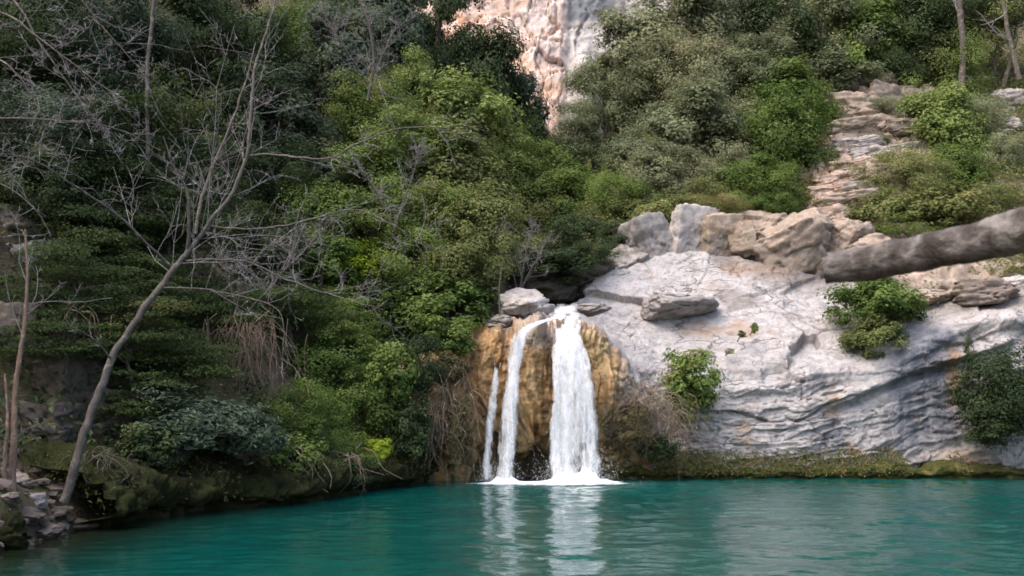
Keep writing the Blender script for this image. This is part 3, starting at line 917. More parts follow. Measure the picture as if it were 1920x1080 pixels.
def outcrop(name, label, blocks, mat):
    p0, _ = ground_ray(blocks[0][0], blocks[0][1])
    root = empty(name, p0)
    tag(root, label, 'rock outcrop')
    for (u, v, hw, hh, sh, ry) in blocks:
        hw, hh = hw * 1.15, hh * 1.2
        p, Y = ground_ray(u, v, 0.0)
        rock('rock', u, v, Y, hw, hh, mat[random.randrange(len(mat))], None, sh, 0.9, random.uniform(-.3, .3), ry, parent=root)
    return root
bedrock(1150, 1960, 30.6, 34.6, ROCK_WARM, row, 781, 0.5, 0.45)
outcrop('rock_outcrop', 'stepped outcrop of stacked pale ledges climbing above the log', [
    (1560, 410, 36, 20, 5, -.2), (1580, 388, 52, 18, 6, -.15), (1560, 366, 40, 16, 7, -.1), (1612, 362, 34, 16, 8, -.15), (1578, 344, 46, 15, 5, -.2), (1628, 332, 36, 15, 6, -.1),
    (1590, 320, 40, 14, 7, -.15), (1560, 300, 34, 15, 8, -.1), (1625, 298, 44, 15, 5, -.2), (1680, 288, 36, 13, 6, -.15), (1600, 276, 40, 12, 7, -.1), (1650, 272, 34, 12, 8, -.1)], [ROCK_PINK, ROCK_PALE, ROCK_PINK])
bedrock(1490, 1790, 31.8, 41.0, ROCK_PINK, bpy.data.objects['rock_outcrop'], 741)
outcrop('rock_outcrop', 'shadowed reddish brown outcrop above the stepped ledges', [
    (1590, 248, 42, 20, 6, -.1), (1640, 240, 40, 18, 5, -.1), (1700, 250, 44, 16, 7, -.05), (1600, 212, 46, 26, 8, 0), (1655, 200, 44, 28, 5, .1), (1630, 170, 40, 20, 6, 0), (1735, 235, 34, 14, 8, 0)], [ROCK_BROWN, ROCK_WARM])
bedrock(1535, 1830, 39.5, 46.0, ROCK_BROWN, bpy.data.objects['rock_outcrop.001'], 761)
p, Y = ground_ray(1890, 195); rock('boulder', 1893, 195, Y, 42, 36, ROCK_PALE, 'large pale boulder at the right frame edge, high on the slope', 3, 1, .4)
p, Y = ground_ray(1880, 240); rock('boulder', 1885, 240, Y, 44, 20, ROCK_PALE, 'flat pale stone just below the large pale boulder on the slope', 1, 1, .4)
p, Y = ground_ray(1850, 312); rock('boulder', 1850, 312, Y, 27, 20, ROCK_PALE, 'small rounded pinkish boulder among the right hand bushes', 0, 1, .4)
rock('boulder', 1745, 560, 29.3, 58, 22, ROCK_WARM, 'tan rock under the log above the blue-grey seep', 4, 0.9, 0.2, -0.1)
rock('boulder', 1835, 555, 29.0, 72, 26, ROCK_BROWN, 'brown layered rock under the thick end of the log', 5, 0.9, 0.1, -0.08)
rock('boulder', 1905, 540, 29.4, 40, 26, ROCK_PALE, 'pale rock below the log at the right frame edge', 3, 0.9, 0.1)
# left bank stones
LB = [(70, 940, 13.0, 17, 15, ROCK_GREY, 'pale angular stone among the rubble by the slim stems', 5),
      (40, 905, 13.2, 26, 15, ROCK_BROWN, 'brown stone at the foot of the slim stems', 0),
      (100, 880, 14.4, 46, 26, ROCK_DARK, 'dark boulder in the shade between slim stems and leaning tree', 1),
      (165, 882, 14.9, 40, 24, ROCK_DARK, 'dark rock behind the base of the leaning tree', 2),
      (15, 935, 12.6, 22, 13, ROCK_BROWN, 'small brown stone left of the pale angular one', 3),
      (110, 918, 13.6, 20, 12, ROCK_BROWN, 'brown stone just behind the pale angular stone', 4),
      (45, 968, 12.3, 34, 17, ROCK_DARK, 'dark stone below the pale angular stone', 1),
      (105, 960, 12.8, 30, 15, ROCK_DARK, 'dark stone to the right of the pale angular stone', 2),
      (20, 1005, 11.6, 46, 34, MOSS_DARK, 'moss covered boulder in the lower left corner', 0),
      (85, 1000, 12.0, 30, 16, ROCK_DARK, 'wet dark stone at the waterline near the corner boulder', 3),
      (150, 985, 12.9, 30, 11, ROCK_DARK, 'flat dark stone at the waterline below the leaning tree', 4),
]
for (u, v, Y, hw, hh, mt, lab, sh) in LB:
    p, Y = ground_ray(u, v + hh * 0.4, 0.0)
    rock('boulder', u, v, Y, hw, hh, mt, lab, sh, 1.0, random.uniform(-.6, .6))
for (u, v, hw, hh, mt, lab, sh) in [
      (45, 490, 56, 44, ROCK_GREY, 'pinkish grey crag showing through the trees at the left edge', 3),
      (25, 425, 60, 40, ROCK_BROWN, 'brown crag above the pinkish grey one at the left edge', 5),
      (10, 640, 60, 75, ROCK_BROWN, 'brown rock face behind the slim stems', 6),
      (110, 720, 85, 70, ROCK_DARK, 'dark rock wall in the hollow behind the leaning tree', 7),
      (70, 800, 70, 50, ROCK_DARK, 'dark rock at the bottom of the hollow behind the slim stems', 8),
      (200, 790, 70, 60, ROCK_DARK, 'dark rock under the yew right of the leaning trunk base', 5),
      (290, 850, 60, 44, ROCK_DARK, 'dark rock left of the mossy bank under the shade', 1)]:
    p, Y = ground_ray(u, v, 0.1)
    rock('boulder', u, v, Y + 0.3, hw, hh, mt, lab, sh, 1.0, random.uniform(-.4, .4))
def rubble():
    rs = np.random.default_rng(88)
    bm = bmesh.new(); bmesh.ops.create_icosphere(bm, subdivisions=1, radius=1)
    bv = np.array([q.co[:] for q in bm.verts]); bf = np.array([[q.index for q in p_.verts] for p_ in bm.faces]); bm.free()
    V, Fc, k = [], [], 0
    for _ in range(700):
        x_, y_ = rs.uniform(-8.6, -5.6), rs.uniform(11, 15.5)
        dl, _, sl = poly_dist(np.array([x_]), np.array([y_]), LEFT)
        if sl[0] < 0 and dl[0] > 0.5: continue
        r_ = 0.02 + 0.09 * rs.random() ** 3
        v_ = bv * (1 + 0.22 * rs.normal(size=(len(bv), 1))) * np.array([r_ * rs.uniform(.8, 1.6), r_ * rs.uniform(.8, 1.6), r_ * rs.uniform(.5, .9)])
        V.append(v_ + np.array([x_, y_, H1(x_, y_) + r_ * 0.2])); Fc.append(bf + k); k += len(bv)
    o = link('gravel', mesh_np('gravel', np.concatenate(V), np.concatenate(Fc), False), ROCK_DARK)
    tag(o, 'loose dark rubble covering the bank below the slim stems', 'gravel', kind='stuff')
rubble()
# stones in the stream above the fall
rock('boulder', 1112, 580, 26.6, 30, 14, ROCK_GREY, 'small wet stone in the stream at the right of the lip', 2, 1.0, .3)

# ------------------------------------------------------------------ falling water
def ribbon(name, path, hw, parent, mat, Yoff=0.0, thick=0.10, nc=26, nr=150, seed=0, fade=0.75, start=0.8):
    """path: (u, v, Y); hw: half widths in photo pixels"""
    c = np.array([P(u, v, Y + Yoff) for u, v, Y in path])
    sc = np.array([Y / F for _, _, Y in path])
    C = spline(c, nr)
    W = spline(np.stack([np.array(hw) * sc, 0 * sc, 0 * sc], 1), nr)[:, 0]
    a = np.linspace(0, 2 * np.pi, nc, endpoint=False)
    cx, cyy = np.cos(a), np.sin(a)
    G = np.zeros((nr, nc, 3))
    w = W[:, None] * (1 + 0.18 * vnoise(np.stack([C[:, 2] * 2.2, C[:, 2] * 0 + seed, C[:, 2] * 0], -1), seed)[:, None])
    G[..., 0] = C[:, 0:1] + w * cx
    G[..., 1] = C[:, 1:2] + thick * (0.35 + 0.65 * np.linspace(0, 1, nr)[:, None]) * cyy
    G[..., 2] = C[:, 2:3] + 0 * cx
    q = G * np.array([9, 3, 0.8])
    G[..., 1] -= 0.06 * fbm(q, 3, seed + 1)
    G[..., 0] += 0.05 * fbm(G * np.array([2, 2, 1.6]), 3, seed + 2) * np.linspace(0.3, 1, nr)[:, None]
    m = mesh_np(name, G.reshape(-1, 3), grid_faces(nc, nr, True))
    e = np.broadcast_to(1 - np.abs(cx) ** 1.6, (nr, nc)) * 1.0 - 0.3
    e = e * np.interp(np.linspace(0, 1, nr), [0, .08, .6, 1], [start, 1, 0.5 + 0.5 * fade, fade])[:, None]
    add_attr(m, 'edge', e.ravel())
    return link(name, m, mat, parent)

wf = empty('waterfall', (0, 0, 0))
tag(wf, 'white waterfall in three streams dropping over tufa into the pool', 'waterfall')
main = [(1064, 570, 26.9), (1058, 592, 25.6), (1060, 628, 24.95), (1068, 690, 24.66), (1074, 760, 24.6), (1076, 830, 24.6)]
ribbon('water_stream', main, [20, 30, 26, 32, 40, 42], wf, FALL_DENSE, 0.04, 0.10, seed=3, fade=0.1, start=-0.6)
ribbon('water_stream', [(1052, 580, 26.0), (1050, 600, 25.2), (1056, 650, 24.7), (1060, 720, 24.5), (1062, 800, 24.44), (1060, 900, 24.4)], [12, 16, 19, 24, 29, 31], wf, FALL_DENSE, -0.06, 0.08, seed=13, fade=0.8, start=-0.5)
ribbon('water_stream', [(1064, 585, 25.7), (1072, 625, 24.85), (1090, 690, 24.5), (1104, 780, 24.42), (1108, 898, 24.4)], [10, 14, 17, 19, 17], wf, FALL_DENSE, -0.02, 0.06, seed=23, fade=0.7, start=-0.5)
ribbon('water_stream', [(1046, 600, 25.2), (1046, 660, 24.7), (1044, 740, 24.5), (1042, 820, 24.42), (1042, 898, 24.4)], [8, 10, 12, 14, 15], wf, FALL, -0.14, 0.05, seed=33)
ribbon('water_stream', [(1078, 640, 24.7), (1080, 700, 24.45), (1084, 760, 24.4), (1086, 840, 24.36)], [8, 12, 13, 8], wf, FALL, -0.12, 0.05, seed=38, fade=0.2)
mid = [(1048, 594, 24.95), (1012, 604, 24.7), (980, 624, 24.6), (966, 670, 24.6), (957, 760, 24.5), (946, 900, 24.42)]
ribbon('water_stream', mid, [7, 10, 14, 13, 15, 15], wf, FALL_DENSE, -0.02, 0.07, seed=43, fade=0.9, start=0.0)
ribbon('water_stream', [(u + 4, v, Y) for u, v, Y in mid], [4, 8, 10, 9, 10, 9], wf, FALL_DENSE, -0.1, 0.05, seed=53)
ribbon('water_stream', [(934, 680, 24.6), (925, 750, 24.5), (918, 820, 24.44), (912, 897, 24.4)], [6, 8, 9, 12], wf, FALL, -0.05, 0.05, seed=63, start=-1.6)
ribbon('water_stream', [(1012, 606, 25.3), (975, 612, 25.2), (945, 617, 25.1), (928, 622, 24.95)], [6, 5, 4, 3], wf, FALL, -0.02, 0.06, nr=60, seed=83, fade=0.0)

def drops(name, parent, boxes, mat):
    bv = np.array([(1, 0, 0), (-1, 0, 0), (0, 1, 0), (0, -1, 0), (0, 0, 1), (0, 0, -1)], float)
    bf = np.array([(0, 2, 4), (2, 1, 4), (1, 3, 4), (3, 0, 4), (2, 0, 5), (1, 2, 5), (3, 1, 5), (0, 3, 5)])
    V, Fc = [], []
    k = 0
    for (uc, su, v0, v1, Y, num) in boxes:
        for _ in range(num):
            u, v = uc + rng.normal() * su, v1 - (v1 - v0) * abs(rng.normal()) * 0.5
            p = P(u, v, Y + rng.normal() * 0.18)
            r = rng.uniform(0.0025, 0.0065)
            V.append(bv * np.array([r, r, r * rng.uniform(1, 2.2)]) + p); Fc.append(bf + k); k += 6
    o = link(name, mesh_np(name, np.concatenate(V), np.concatenate(Fc)), mat, parent)
    o['kind'] = 'stuff'
drops('water_spray', wf, [(1078, 34, 850, 903, 24.3, 2400), (1105, 16, 780, 903, 24.3, 700), (947, 13, 862, 903, 24.3, 900), (1070, 26, 700, 880, 24.35, 800), (914, 9, 868, 902, 24.3, 350)], DROPS)

def build_foam():
    nu, nv = 160, 40
    s = np.linspace(-1, 1, nu); t = np.linspace(-1, 1, nv)
    S, T = np.meshgrid(s, t)
    X = 0.95 + S * 2.7
    Y = 24.05 + T * 1.25 - 0.25 * S ** 2
    r = np.sqrt((S * 1.05) ** 2 + T ** 2)
    hump = 0.28 * np.exp(-((X - 1.62) / 0.6) ** 2 - ((Y - 24.4) / 0.3) ** 2) + 0.16 * np.exp(-((X + 0.18) / 0.28) ** 2 - ((Y - 24.4) / 0.25) ** 2)
    n = fbm(np.stack([X * 5, Y * 5, X * 0], -1), 4, 601)
    Z = 0.012 + hump * (1 + 0.9 * n) + 0.012 * n
    m = mesh_np('foam', np.stack([X, Y, np.maximum(Z + 0.012, 0.004)], -1).reshape(-1, 3), grid_faces(nu, nv))
    e = 1.0 * np.exp(-((X - 1.5) / 1.2) ** 2 - ((Y - 24.2) / 0.6) ** 2) + 0.8 * np.exp(-((X + 0.2) / 0.85) ** 2 - ((Y - 24.2) / 0.5) ** 2) + 0.28
    e = e - 0.8 * smooth(0.6, 1.0, r)
    add_attr(m, 'edge', e.ravel())
    tag(link('foam', m, FOAM), 'white foam spreading where the waterfall hits the pool', 'foam', kind='stuff')
build_foam()

# ------------------------------------------------------------------ foliage
def leaf_quads(C, N, size, aspect, rs, droop=0.0):
    """diamond leaves at C with normals N"""
    n = len(C)
    N = N / (np.linalg.norm(N, axis=1, keepdims=True) + 1e-9)
    a = rs.normal(size=(n, 3))
    a[:, 2] -= droop
    a -= N * (a * N).sum(1, keepdims=True)
    a /= np.linalg.norm(a, axis=1, keepdims=True) + 1e-9
    b = np.cross(N, a)
    L = size * rs.uniform(0.65, 1.3, n)[:, None]
    W = L * aspect
    fold = N * L * 0.12
    v = np.stack([C - a * L * .5, C + b * W * .5 + a * L * .05 + fold, C + a * L * .5, C - b * W * .5 + a * L * .05 + fold], 1)
    return v

def crown_mesh(name, seed, r, n_leaves, leaf, style='round', aspect=0.55):
    rs = np.random.default_rng(seed)
    nc = {'round': 46, 'layered': 34, 'sparse': 26, 'dome': 40, 'tall': 44}[style]
    d = rs.normal(size=(nc, 3)); d /= np.linalg.norm(d, axis=1, keepdims=True)
    lump = 1 + 0.35 * vnoise(d * 1.6 + seed, seed)
    rad = rs.uniform(0.25, 0.88, nc) ** 0.7
    c = d * (rad * lump)[:, None]
    if style == 'tall': c[:, 2] *= 1.25; c[:, :2] *= (1.0 - 0.35 * np.clip(c[:, 2:3], -1, 1))
    if style == 'dome': c[:, 2] = np.abs(c[:, 2]) * 1.15 - 0.45
    cr = rs.uniform(0.20, 0.40, nc)
    w = cr ** 2; w /= w.sum()
    which = rs.choice(nc, n_leaves, p=w)
    dl = rs.normal(size=(n_leaves, 3)); dl /= np.linalg.norm(dl, axis=1, keepdims=True)
    rr = rs.random(n_leaves) ** 0.42
    fl = np.array([1, 1, 0.8]) if style != 'layered' else np.array([1.55, 1.55, 0.34])
    off = dl * (rr * cr[which])[:, None] * fl
    # ragged clumps
    off *= (1 + 0.45 * vnoise((c[which] + off) * 5.0 + seed, seed + 3))[:, None]
    if style == 'layered':
        rad2 = np.linalg.norm(off[:, :2], axis=1)
        off[:, 2] -= 0.35 * rad2 ** 1.5
    C = (c[which] + off) * r
    out = C / (np.linalg.norm(C, axis=1, keepdims=True) + 1e-6)
    N = dl * 0.75 + out * 0.45 + np.array([0, 0, 0.55]) + rs.normal(size=(n_leaves, 3)) * 0.27
    # outlying sprigs break the outline
    k = rs.random(n_leaves) < 0.06
    C[k] += (dl[k] + out[k]) * r * rs.uniform(0.02, 0.16, (k.sum(), 1))
    q = leaf_quads(C, N, leaf, aspect, rs, 0.5 if style == 'layered' else 0.15)
    m = mesh_np(name, q.reshape(-1, 3), np.arange(n_leaves * 4).reshape(-1, 4), False)
    ct = rs.random(nc)
    add_attr(m, 'tint', np.repeat(np.clip(0.12 + 0.60 * ct[which] + 0.26 * (rs.random(n_leaves) - 0.25), 0, 1), 4))
    return m, c * r

CLS = {'S': (0.6, 6000, 0.064), 'M': (1.2, 13000, 0.082), 'L': (2.1, 24000, 0.118)}
TEMPL = {}
for ci, (k, (r_, n_, l_)) in enumerate(CLS.items()):
    for j in range(3):
        f_ = (0.82, 1.05, 1.4)[j]
        TEMPL[('round', k, j)] = crown_mesh('crown', 1000 + 10 * ci + j, r_, int(n_ * (1.2, 1.0, 0.62)[j]), l_ * f_, 'round', (0.5, 0.55, 0.62)[j])
    for j in range(2):
        TEMPL[('layered', k, j)] = crown_mesh('crown', 1100 + 10 * ci + j, r_, int(n_ * 0.9), l_, 'layered', 0.35)
    TEMPL[('sparse', k, 0)] = crown_mesh('crown', 1200 + ci, r_, int(n_ * 0.38), l_ * 0.9, 'sparse')
    TEMPL[('tall', k, 0)] = crown_mesh('crown', 1250 + ci, r_, n_, l_, 'tall')
TEMPL[('broad', 'M', 0)] = crown_mesh('crown', 1300, 1.2, 8000, 0.115, 'dome', 0.36)
TEMPL[('broad', 'S', 0)] = crown_mesh('crown', 1301, 0.6, 2600, 0.095, 'dome', 0.36)
NT_ = {'round': 3, 'layered': 2, 'sparse': 1, 'tall': 1, 'broad': 1}
plant_i = 0

def plant(u, v, rw, rh, sp, label, style='round', name=None, cat=None, Y=None, ymin=9.0, ymax=46.0, hc=0.75, group=None, back=None, bark=None, depth=1.0):
    """a tree or shrub whose crown stands over the ground where it is seen"""
    global plant_i
    plant_i += 1
    rs = np.random.default_rng(3000 + plant_i)
    if rw > 40 and Y is None: rw, rh = rw * 1.22, rh * 1.2
    if Y is None:
        r_m = rw / F * 28
        p, Y = ground_ray(u, v, hc * r_m, ymin, ymax)
    p = P(u, v, Y)
    rx, rz = rw * Y / F, rh * Y / F
    g = H1(p[0], p[1])
    small = rx < 0.85
    cls = 'S' if rx < 0.85 else ('M' if rx < 1.65 else 'L')
    if style == 'broad' and cls == 'L': cls = 'M'
    base_r = CLS[cls][0]
    m, cl = TEMPL[(style, cls, rs.integers(NT_[style]))]
    if back is not None: g = p[2] - 0.3 * rz
    gz = min(g, p[2] - 0.15)
    tall = p[2] - g > 1.6 * max(rz, 0.3)
    nm = name or ('shrub' if (small and not tall) else 'tree')
    root = empty(nm, (p[0], p[1], gz))
    tag(root, label, cat or ('shrub' if nm.endswith('shrub') or nm.endswith('bush') else 'tree'), group)
    o = link('crown', m, LEAF[sp], root)
    o.location = (0, 0, p[2] - gz)
    s = np.array([rx, rx * depth, rz]) / base_r / 0.98
    o.scale = s
    rotz = rs.uniform(0, 6.28)
    o.rotation_euler = (rs.uniform(-.12, .12), rs.uniform(-.12, .12), rotz)
    # trunk and limbs
    tb = Tubes()
    top = np.array([0, 0, p[2] - gz])
    r0 = max(0.018, 0.055 * max(rx, rz))
    bend = rs.normal(size=3) * 0.12 * rx
    path = spline([(rs.normal() * .2 * rx, rs.normal() * .2 * rx, -0.25) if back is None else (0.0, back, -0.1 * rz), top * 0.5 + bend + (0 if back is None else np.array([0, back * .5, 0])), top + np.array([0, 0, rz * 0.35])], 9)
    tb.add(path, np.linspace(r0, r0 * 0.35, 9), 6)
    ca, sa = math.cos(rotz), math.sin(rotz)
    for c in cl[rs.choice(len(cl), min(7, len(cl)), False)]:
        q = c * s
        q = np.array([q[0] * ca - q[1] * sa, q[0] * sa + q[1] * ca, q[2]]) + top
        a = path[rs.integers(3, 7)]
        tb.add(spline([a, (a + q) / 2 + rs.normal(size=3) * 0.08 * rx - np.array([0, 0, .06 * rx]), q], 6), np.linspace(r0 * 0.45, r0 * 0.1, 6), 4)
    link('trunk', tb.mesh('trunk'), bark or BARK, root)
    return root

# --- left slope, back rows
LEFT_TREES = [
 (40, 60, 130, 120, 'evergreen', 'shadowy dark evergreen in the upper left corner behind bare twigs', 'round'),
 (190, 110, 115, 120, 'bluegreen', 'dusky blue-green tree second from the upper left corner', 'round'),
 (335, 70, 110, 110, 'evergreen', 'dark evergreen behind the pale dead pole at the top', 'tall'),
 (300, 210, 90, 80, 'olive', 'brownish olive thin tree below the pale dead pole', 'sparse'),
 (440, 100, 90, 100, 'evergreen', 'dark evergreen behind the top of the leaning bare tree', 'round'),
 (560, 90, 85, 90, 'green', 'mid green tree right of the leaning tree top', 'round'),
 (650, 110, 80, 80, 'bluegreen', 'grey-green tree behind the twiggy leafless crown at the top', 'round'),
 (730, 60, 80, 90, 'bluegreen', 'muted tree between leafless crown and tall dark evergreen', 'round'),
 (825, 55, 75, 115, 'evergreen', 'tall dark evergreen beside the pink cliff', 'tall'),
 (905, 150, 62, 85, 'evergreen', 'dark evergreen on the skyline below the tall one, touching the pink cliff', 'round'),
 (968, 205, 52, 80, 'bluegreen', 'last dark tree of the left skyline in the notch', 'round'),
 (1000, 250, 36, 50, 'evergreen', 'small dark tree in the bottom of the notch', 'round'),
 (775, 170, 48, 60, 'bright', 'pointed bright green treetop below the tall dark evergreen', 'tall'),
 (700, 205, 75, 60, 'green', 'green tree left of the pointed bright treetop', 'round'),
 (620, 215, 80, 75, 'bluegreen', 'cool green tree above the arching grey branch', 'round'),
 (850, 225, 90, 75, 'bright', 'large bright green tree in the middle of the left slope', 'round'),
 (935, 270, 75, 65, 'bright', 'bright green crown just left of the notch', 'round'),
 (760, 265, 80, 60, 'bright', 'bright green crown behind the arching grey branch', 'round'),
 (860, 320, 90, 65, 'olive', 'olive green crown under the large bright tree', 'round'),
 (960, 345, 85, 65, 'bright', 'yellow-green crown below the notch', 'round'),
 (1030, 330, 60, 55, 'bright', 'light green crown on the valley axis below the notch', 'round'),
 (560, 290, 90, 75, 'bluegreen', 'cool green tree behind the fork of the arching branch', 'round'),
 (460, 230, 90, 90, 'evergreen', 'dark crown behind the upper leaning trunk', 'round'),
 (380, 300, 90, 80, 'evergreen', 'dark crown left of the leaning trunk fork', 'layered'),
 (200, 290, 110, 90, 'yew', 'dark layered tree under the upper left twigs', 'layered'),
 (80, 250, 110, 90, 'bluegreen', 'dusky crown at the left edge above the long pale branch', 'round'),
 (690, 350, 90, 70, 'green', 'green crown below the arching grey branch', 'round'),
 (780, 400, 85, 65, 'green', 'green crown above the drooping twig end', 'round'),
 (900, 410, 80, 70, 'olive', 'olive crown left of the leafless grey thicket', 'round'),
 (1000, 420, 70, 60, 'olive', 'olive crown behind the leafless grey thicket', 'round'),
 (1075, 375, 62, 52, 'green', 'rounded green crown right of the valley axis', 'round'),
 (1095, 440, 62, 48, 'evergreen', 'dark green crown above the stream recess', 'round'),
 (1030, 480, 60, 42, 'olive', 'low dull crown over the stream recess', 'round'),
 (590, 400, 85, 70, 'green', 'green crown behind the long horizontal bare branch', 'round'),
 (500, 330, 80, 70, 'evergreen', 'dark crown just right of the leaning trunk', 'round'),
 (680, 500, 62, 45, 'yellow', 'vivid yellow-green bush in the middle of the left slope', 'round'),
 (600, 490, 70, 60, 'green', 'green crown left of the vivid yellow-green bush', 'round'),
 (790, 490, 75, 60, 'green', 'green crown right of the vivid yellow-green bush', 'round'),
 (880, 490, 75, 60, 'olive', 'olive crown above the left lip of the waterfall', 'round'),
 (300, 400, 110, 70, 'yew', 'layered yew left of the leaning trunk middle', 'layered'),
 (190, 430, 100, 75, 'yew', 'dark layered yew under the long pale branch', 'layered'),
 (130, 530, 100, 70, 'yew', 'dark layered yew right of the pinkish crag', 'layered'),
 (230, 510, 100, 60, 'yew', 'mossy-toned layered yew left of the lower leaning trunk', 'layered'),
 (90, 350, 90, 70, 'evergreen', 'dark crown at the left edge under the long pale branch', 'round'),
 (480, 450, 85, 65, 'evergreen', 'dark crown behind the low bare twigs', 'round'),
 (530, 560, 85, 55, 'yew', 'layered yew above the hanging root curtain', 'layered'),
 (640, 590, 85, 60, 'green', 'green crown below the vivid yellow-green bush', 'layered'),
 (740, 580, 80, 60, 'evergreen', 'dark crown below the tip of the low bare branch', 'round'),
 (840, 580, 80, 60, 'green', 'green crown hanging over the left shoulder of the tufa wall', 'round'),
 (400, 570, 85, 55, 'yew', 'layered yew right of the lower leaning trunk', 'layered'),
 (250, 620, 95, 55, 'yew', 'layered yew crossing the lower leaning trunk', 'layered'),
 (120, 630, 90, 55, 'yew', 'dark yew spray over the hollow behind the slim stems', 'layered'),
 (610, 680, 75, 60, 'green', 'dark leafy shrub right of the hanging root curtain', 'round'),
 (720, 670, 80, 65, 'evergreen', 'dark shrub left of the tufa wall', 'round'),
 (790, 640, 65, 50, 'evergreen', 'dark shrub against the upper tufa wall', 'round'),
 (350, 660, 90, 50, 'yew', 'green yew spray above the blue-grey shrub', 'layered'),
 (560, 770, 65, 55, 'green', 'leafy shrub right of the blue-grey shrub', 'round'),
 (660, 760, 75, 60, 'green', 'leafy shrub above the yellow shoots by the water', 'round'),
 (740, 740, 50, 60, 'evergreen', 'narrow dark shrub beside the left root tangle', 'round'),
 (650, 845, 60, 40, 'green', 'low green shrub leaning over the water left of the waterfall', 'round'),
 (260, 740, 70, 45, 'yew', 'dark spray beside the base of the leaning trunk', 'layered'),
]
for (u, v, a, b, sp, lab, st) in LEFT_TREES:
    plant(u, v, a, b, sp, lab, st)
plant(395, 785, 150, 88, 'bluegrey', 'blue-grey broad-leaved shrub hanging over the mossy bank', 'broad', 'shrub', 'shrub', Y=17.6, back=0.6)
plant(480, 815, 75, 55, 'bluegrey', 'smaller blue-grey spray at the right end of the blue-grey shrub', 'broad', 'shrub', 'shrub', Y=17.8, back=0.6)
for (u_, v_, a_, b_, sp_, Y_, lab_) in [(1350, 392, 62, 30, 'olive', 32.6, 'olive shrub drooping over the brown upright block'),
        (1440, 388, 55, 30, 'green', 32.9, 'green shrub drooping onto the broad cracked boulder'),
        (1238, 405, 42, 26, 'olive', 32.8, 'olive shrub over the dark grey cracked outcrop'),
        (1160, 455, 45, 34, 'evergreen', 32.3, 'dark shrub left of the dark grey cracked outcrop'),
        (285, 835, 60, 45, 'evergreen', 16.2, 'dark shrub hanging low between leaning tree and blue-grey shrub'),
        (560, 855, 60, 42, 'green', 19.3, 'leafy shrub trailing over the middle of the mossy bank'),
        (640, 880, 60, 30, 'evergreen', 20.6, 'dark shrub trailing to the water at the right end of the mossy bank'),
        (785, 690, 48, 60, 'evergreen', 23.6, 'dark foliage overlapping the left side of the tufa wall'),
        (765, 800, 45, 60, 'evergreen', 22.9, 'dark foliage at the foot of the tufa wall left end'),
        (740, 700, 50, 55, 'green', 22.9, 'green foliage left of the dark foliage on the tufa wall'),
        (835, 690, 40, 34, 'dry', 24.2, 'dry yellowish growth on the upper left tufa wall'),
        (862, 800, 26, 60, 'dry', 24.2, 'dry hanging growth left of the thin left stream'),
        (1185, 800, 36, 40, 'dry', 25.0, 'dry hanging growth beside the main fall'),
        (1240, 840, 40, 26, 'evergreen', 25.4, 'dark low growth under the bushy dry roots'),
        (1035, 497, 88, 34, 'evergreen', 29.4, 'dark overhanging shrub shading the stream recess'),
        (1105, 478, 60, 36, 'evergreen', 30.2, 'dark shrub at the right of the stream recess'),
        (850, 630, 52, 36, 'green', 24.6, 'green foliage drooping over the top left of the tufa wall')]:
    plant(u_, v_, a_, b_, sp_, lab_, 'round', 'shrub', 'shrub', Y=Y_, back=0.6)
plant(712, 842, 22, 20, 'yellow', 'small bright yellow-green shoots at the water left of the waterfall', 'round', 'shrub', 'shrub', Y=21.6, back=0.6)
plant(595, 800, 40, 28, 'green', 'lighter loose sprig on the leafy shrub by the mossy bank', 'sparse', 'shrub', 'shrub', Y=20.2, back=0.6)

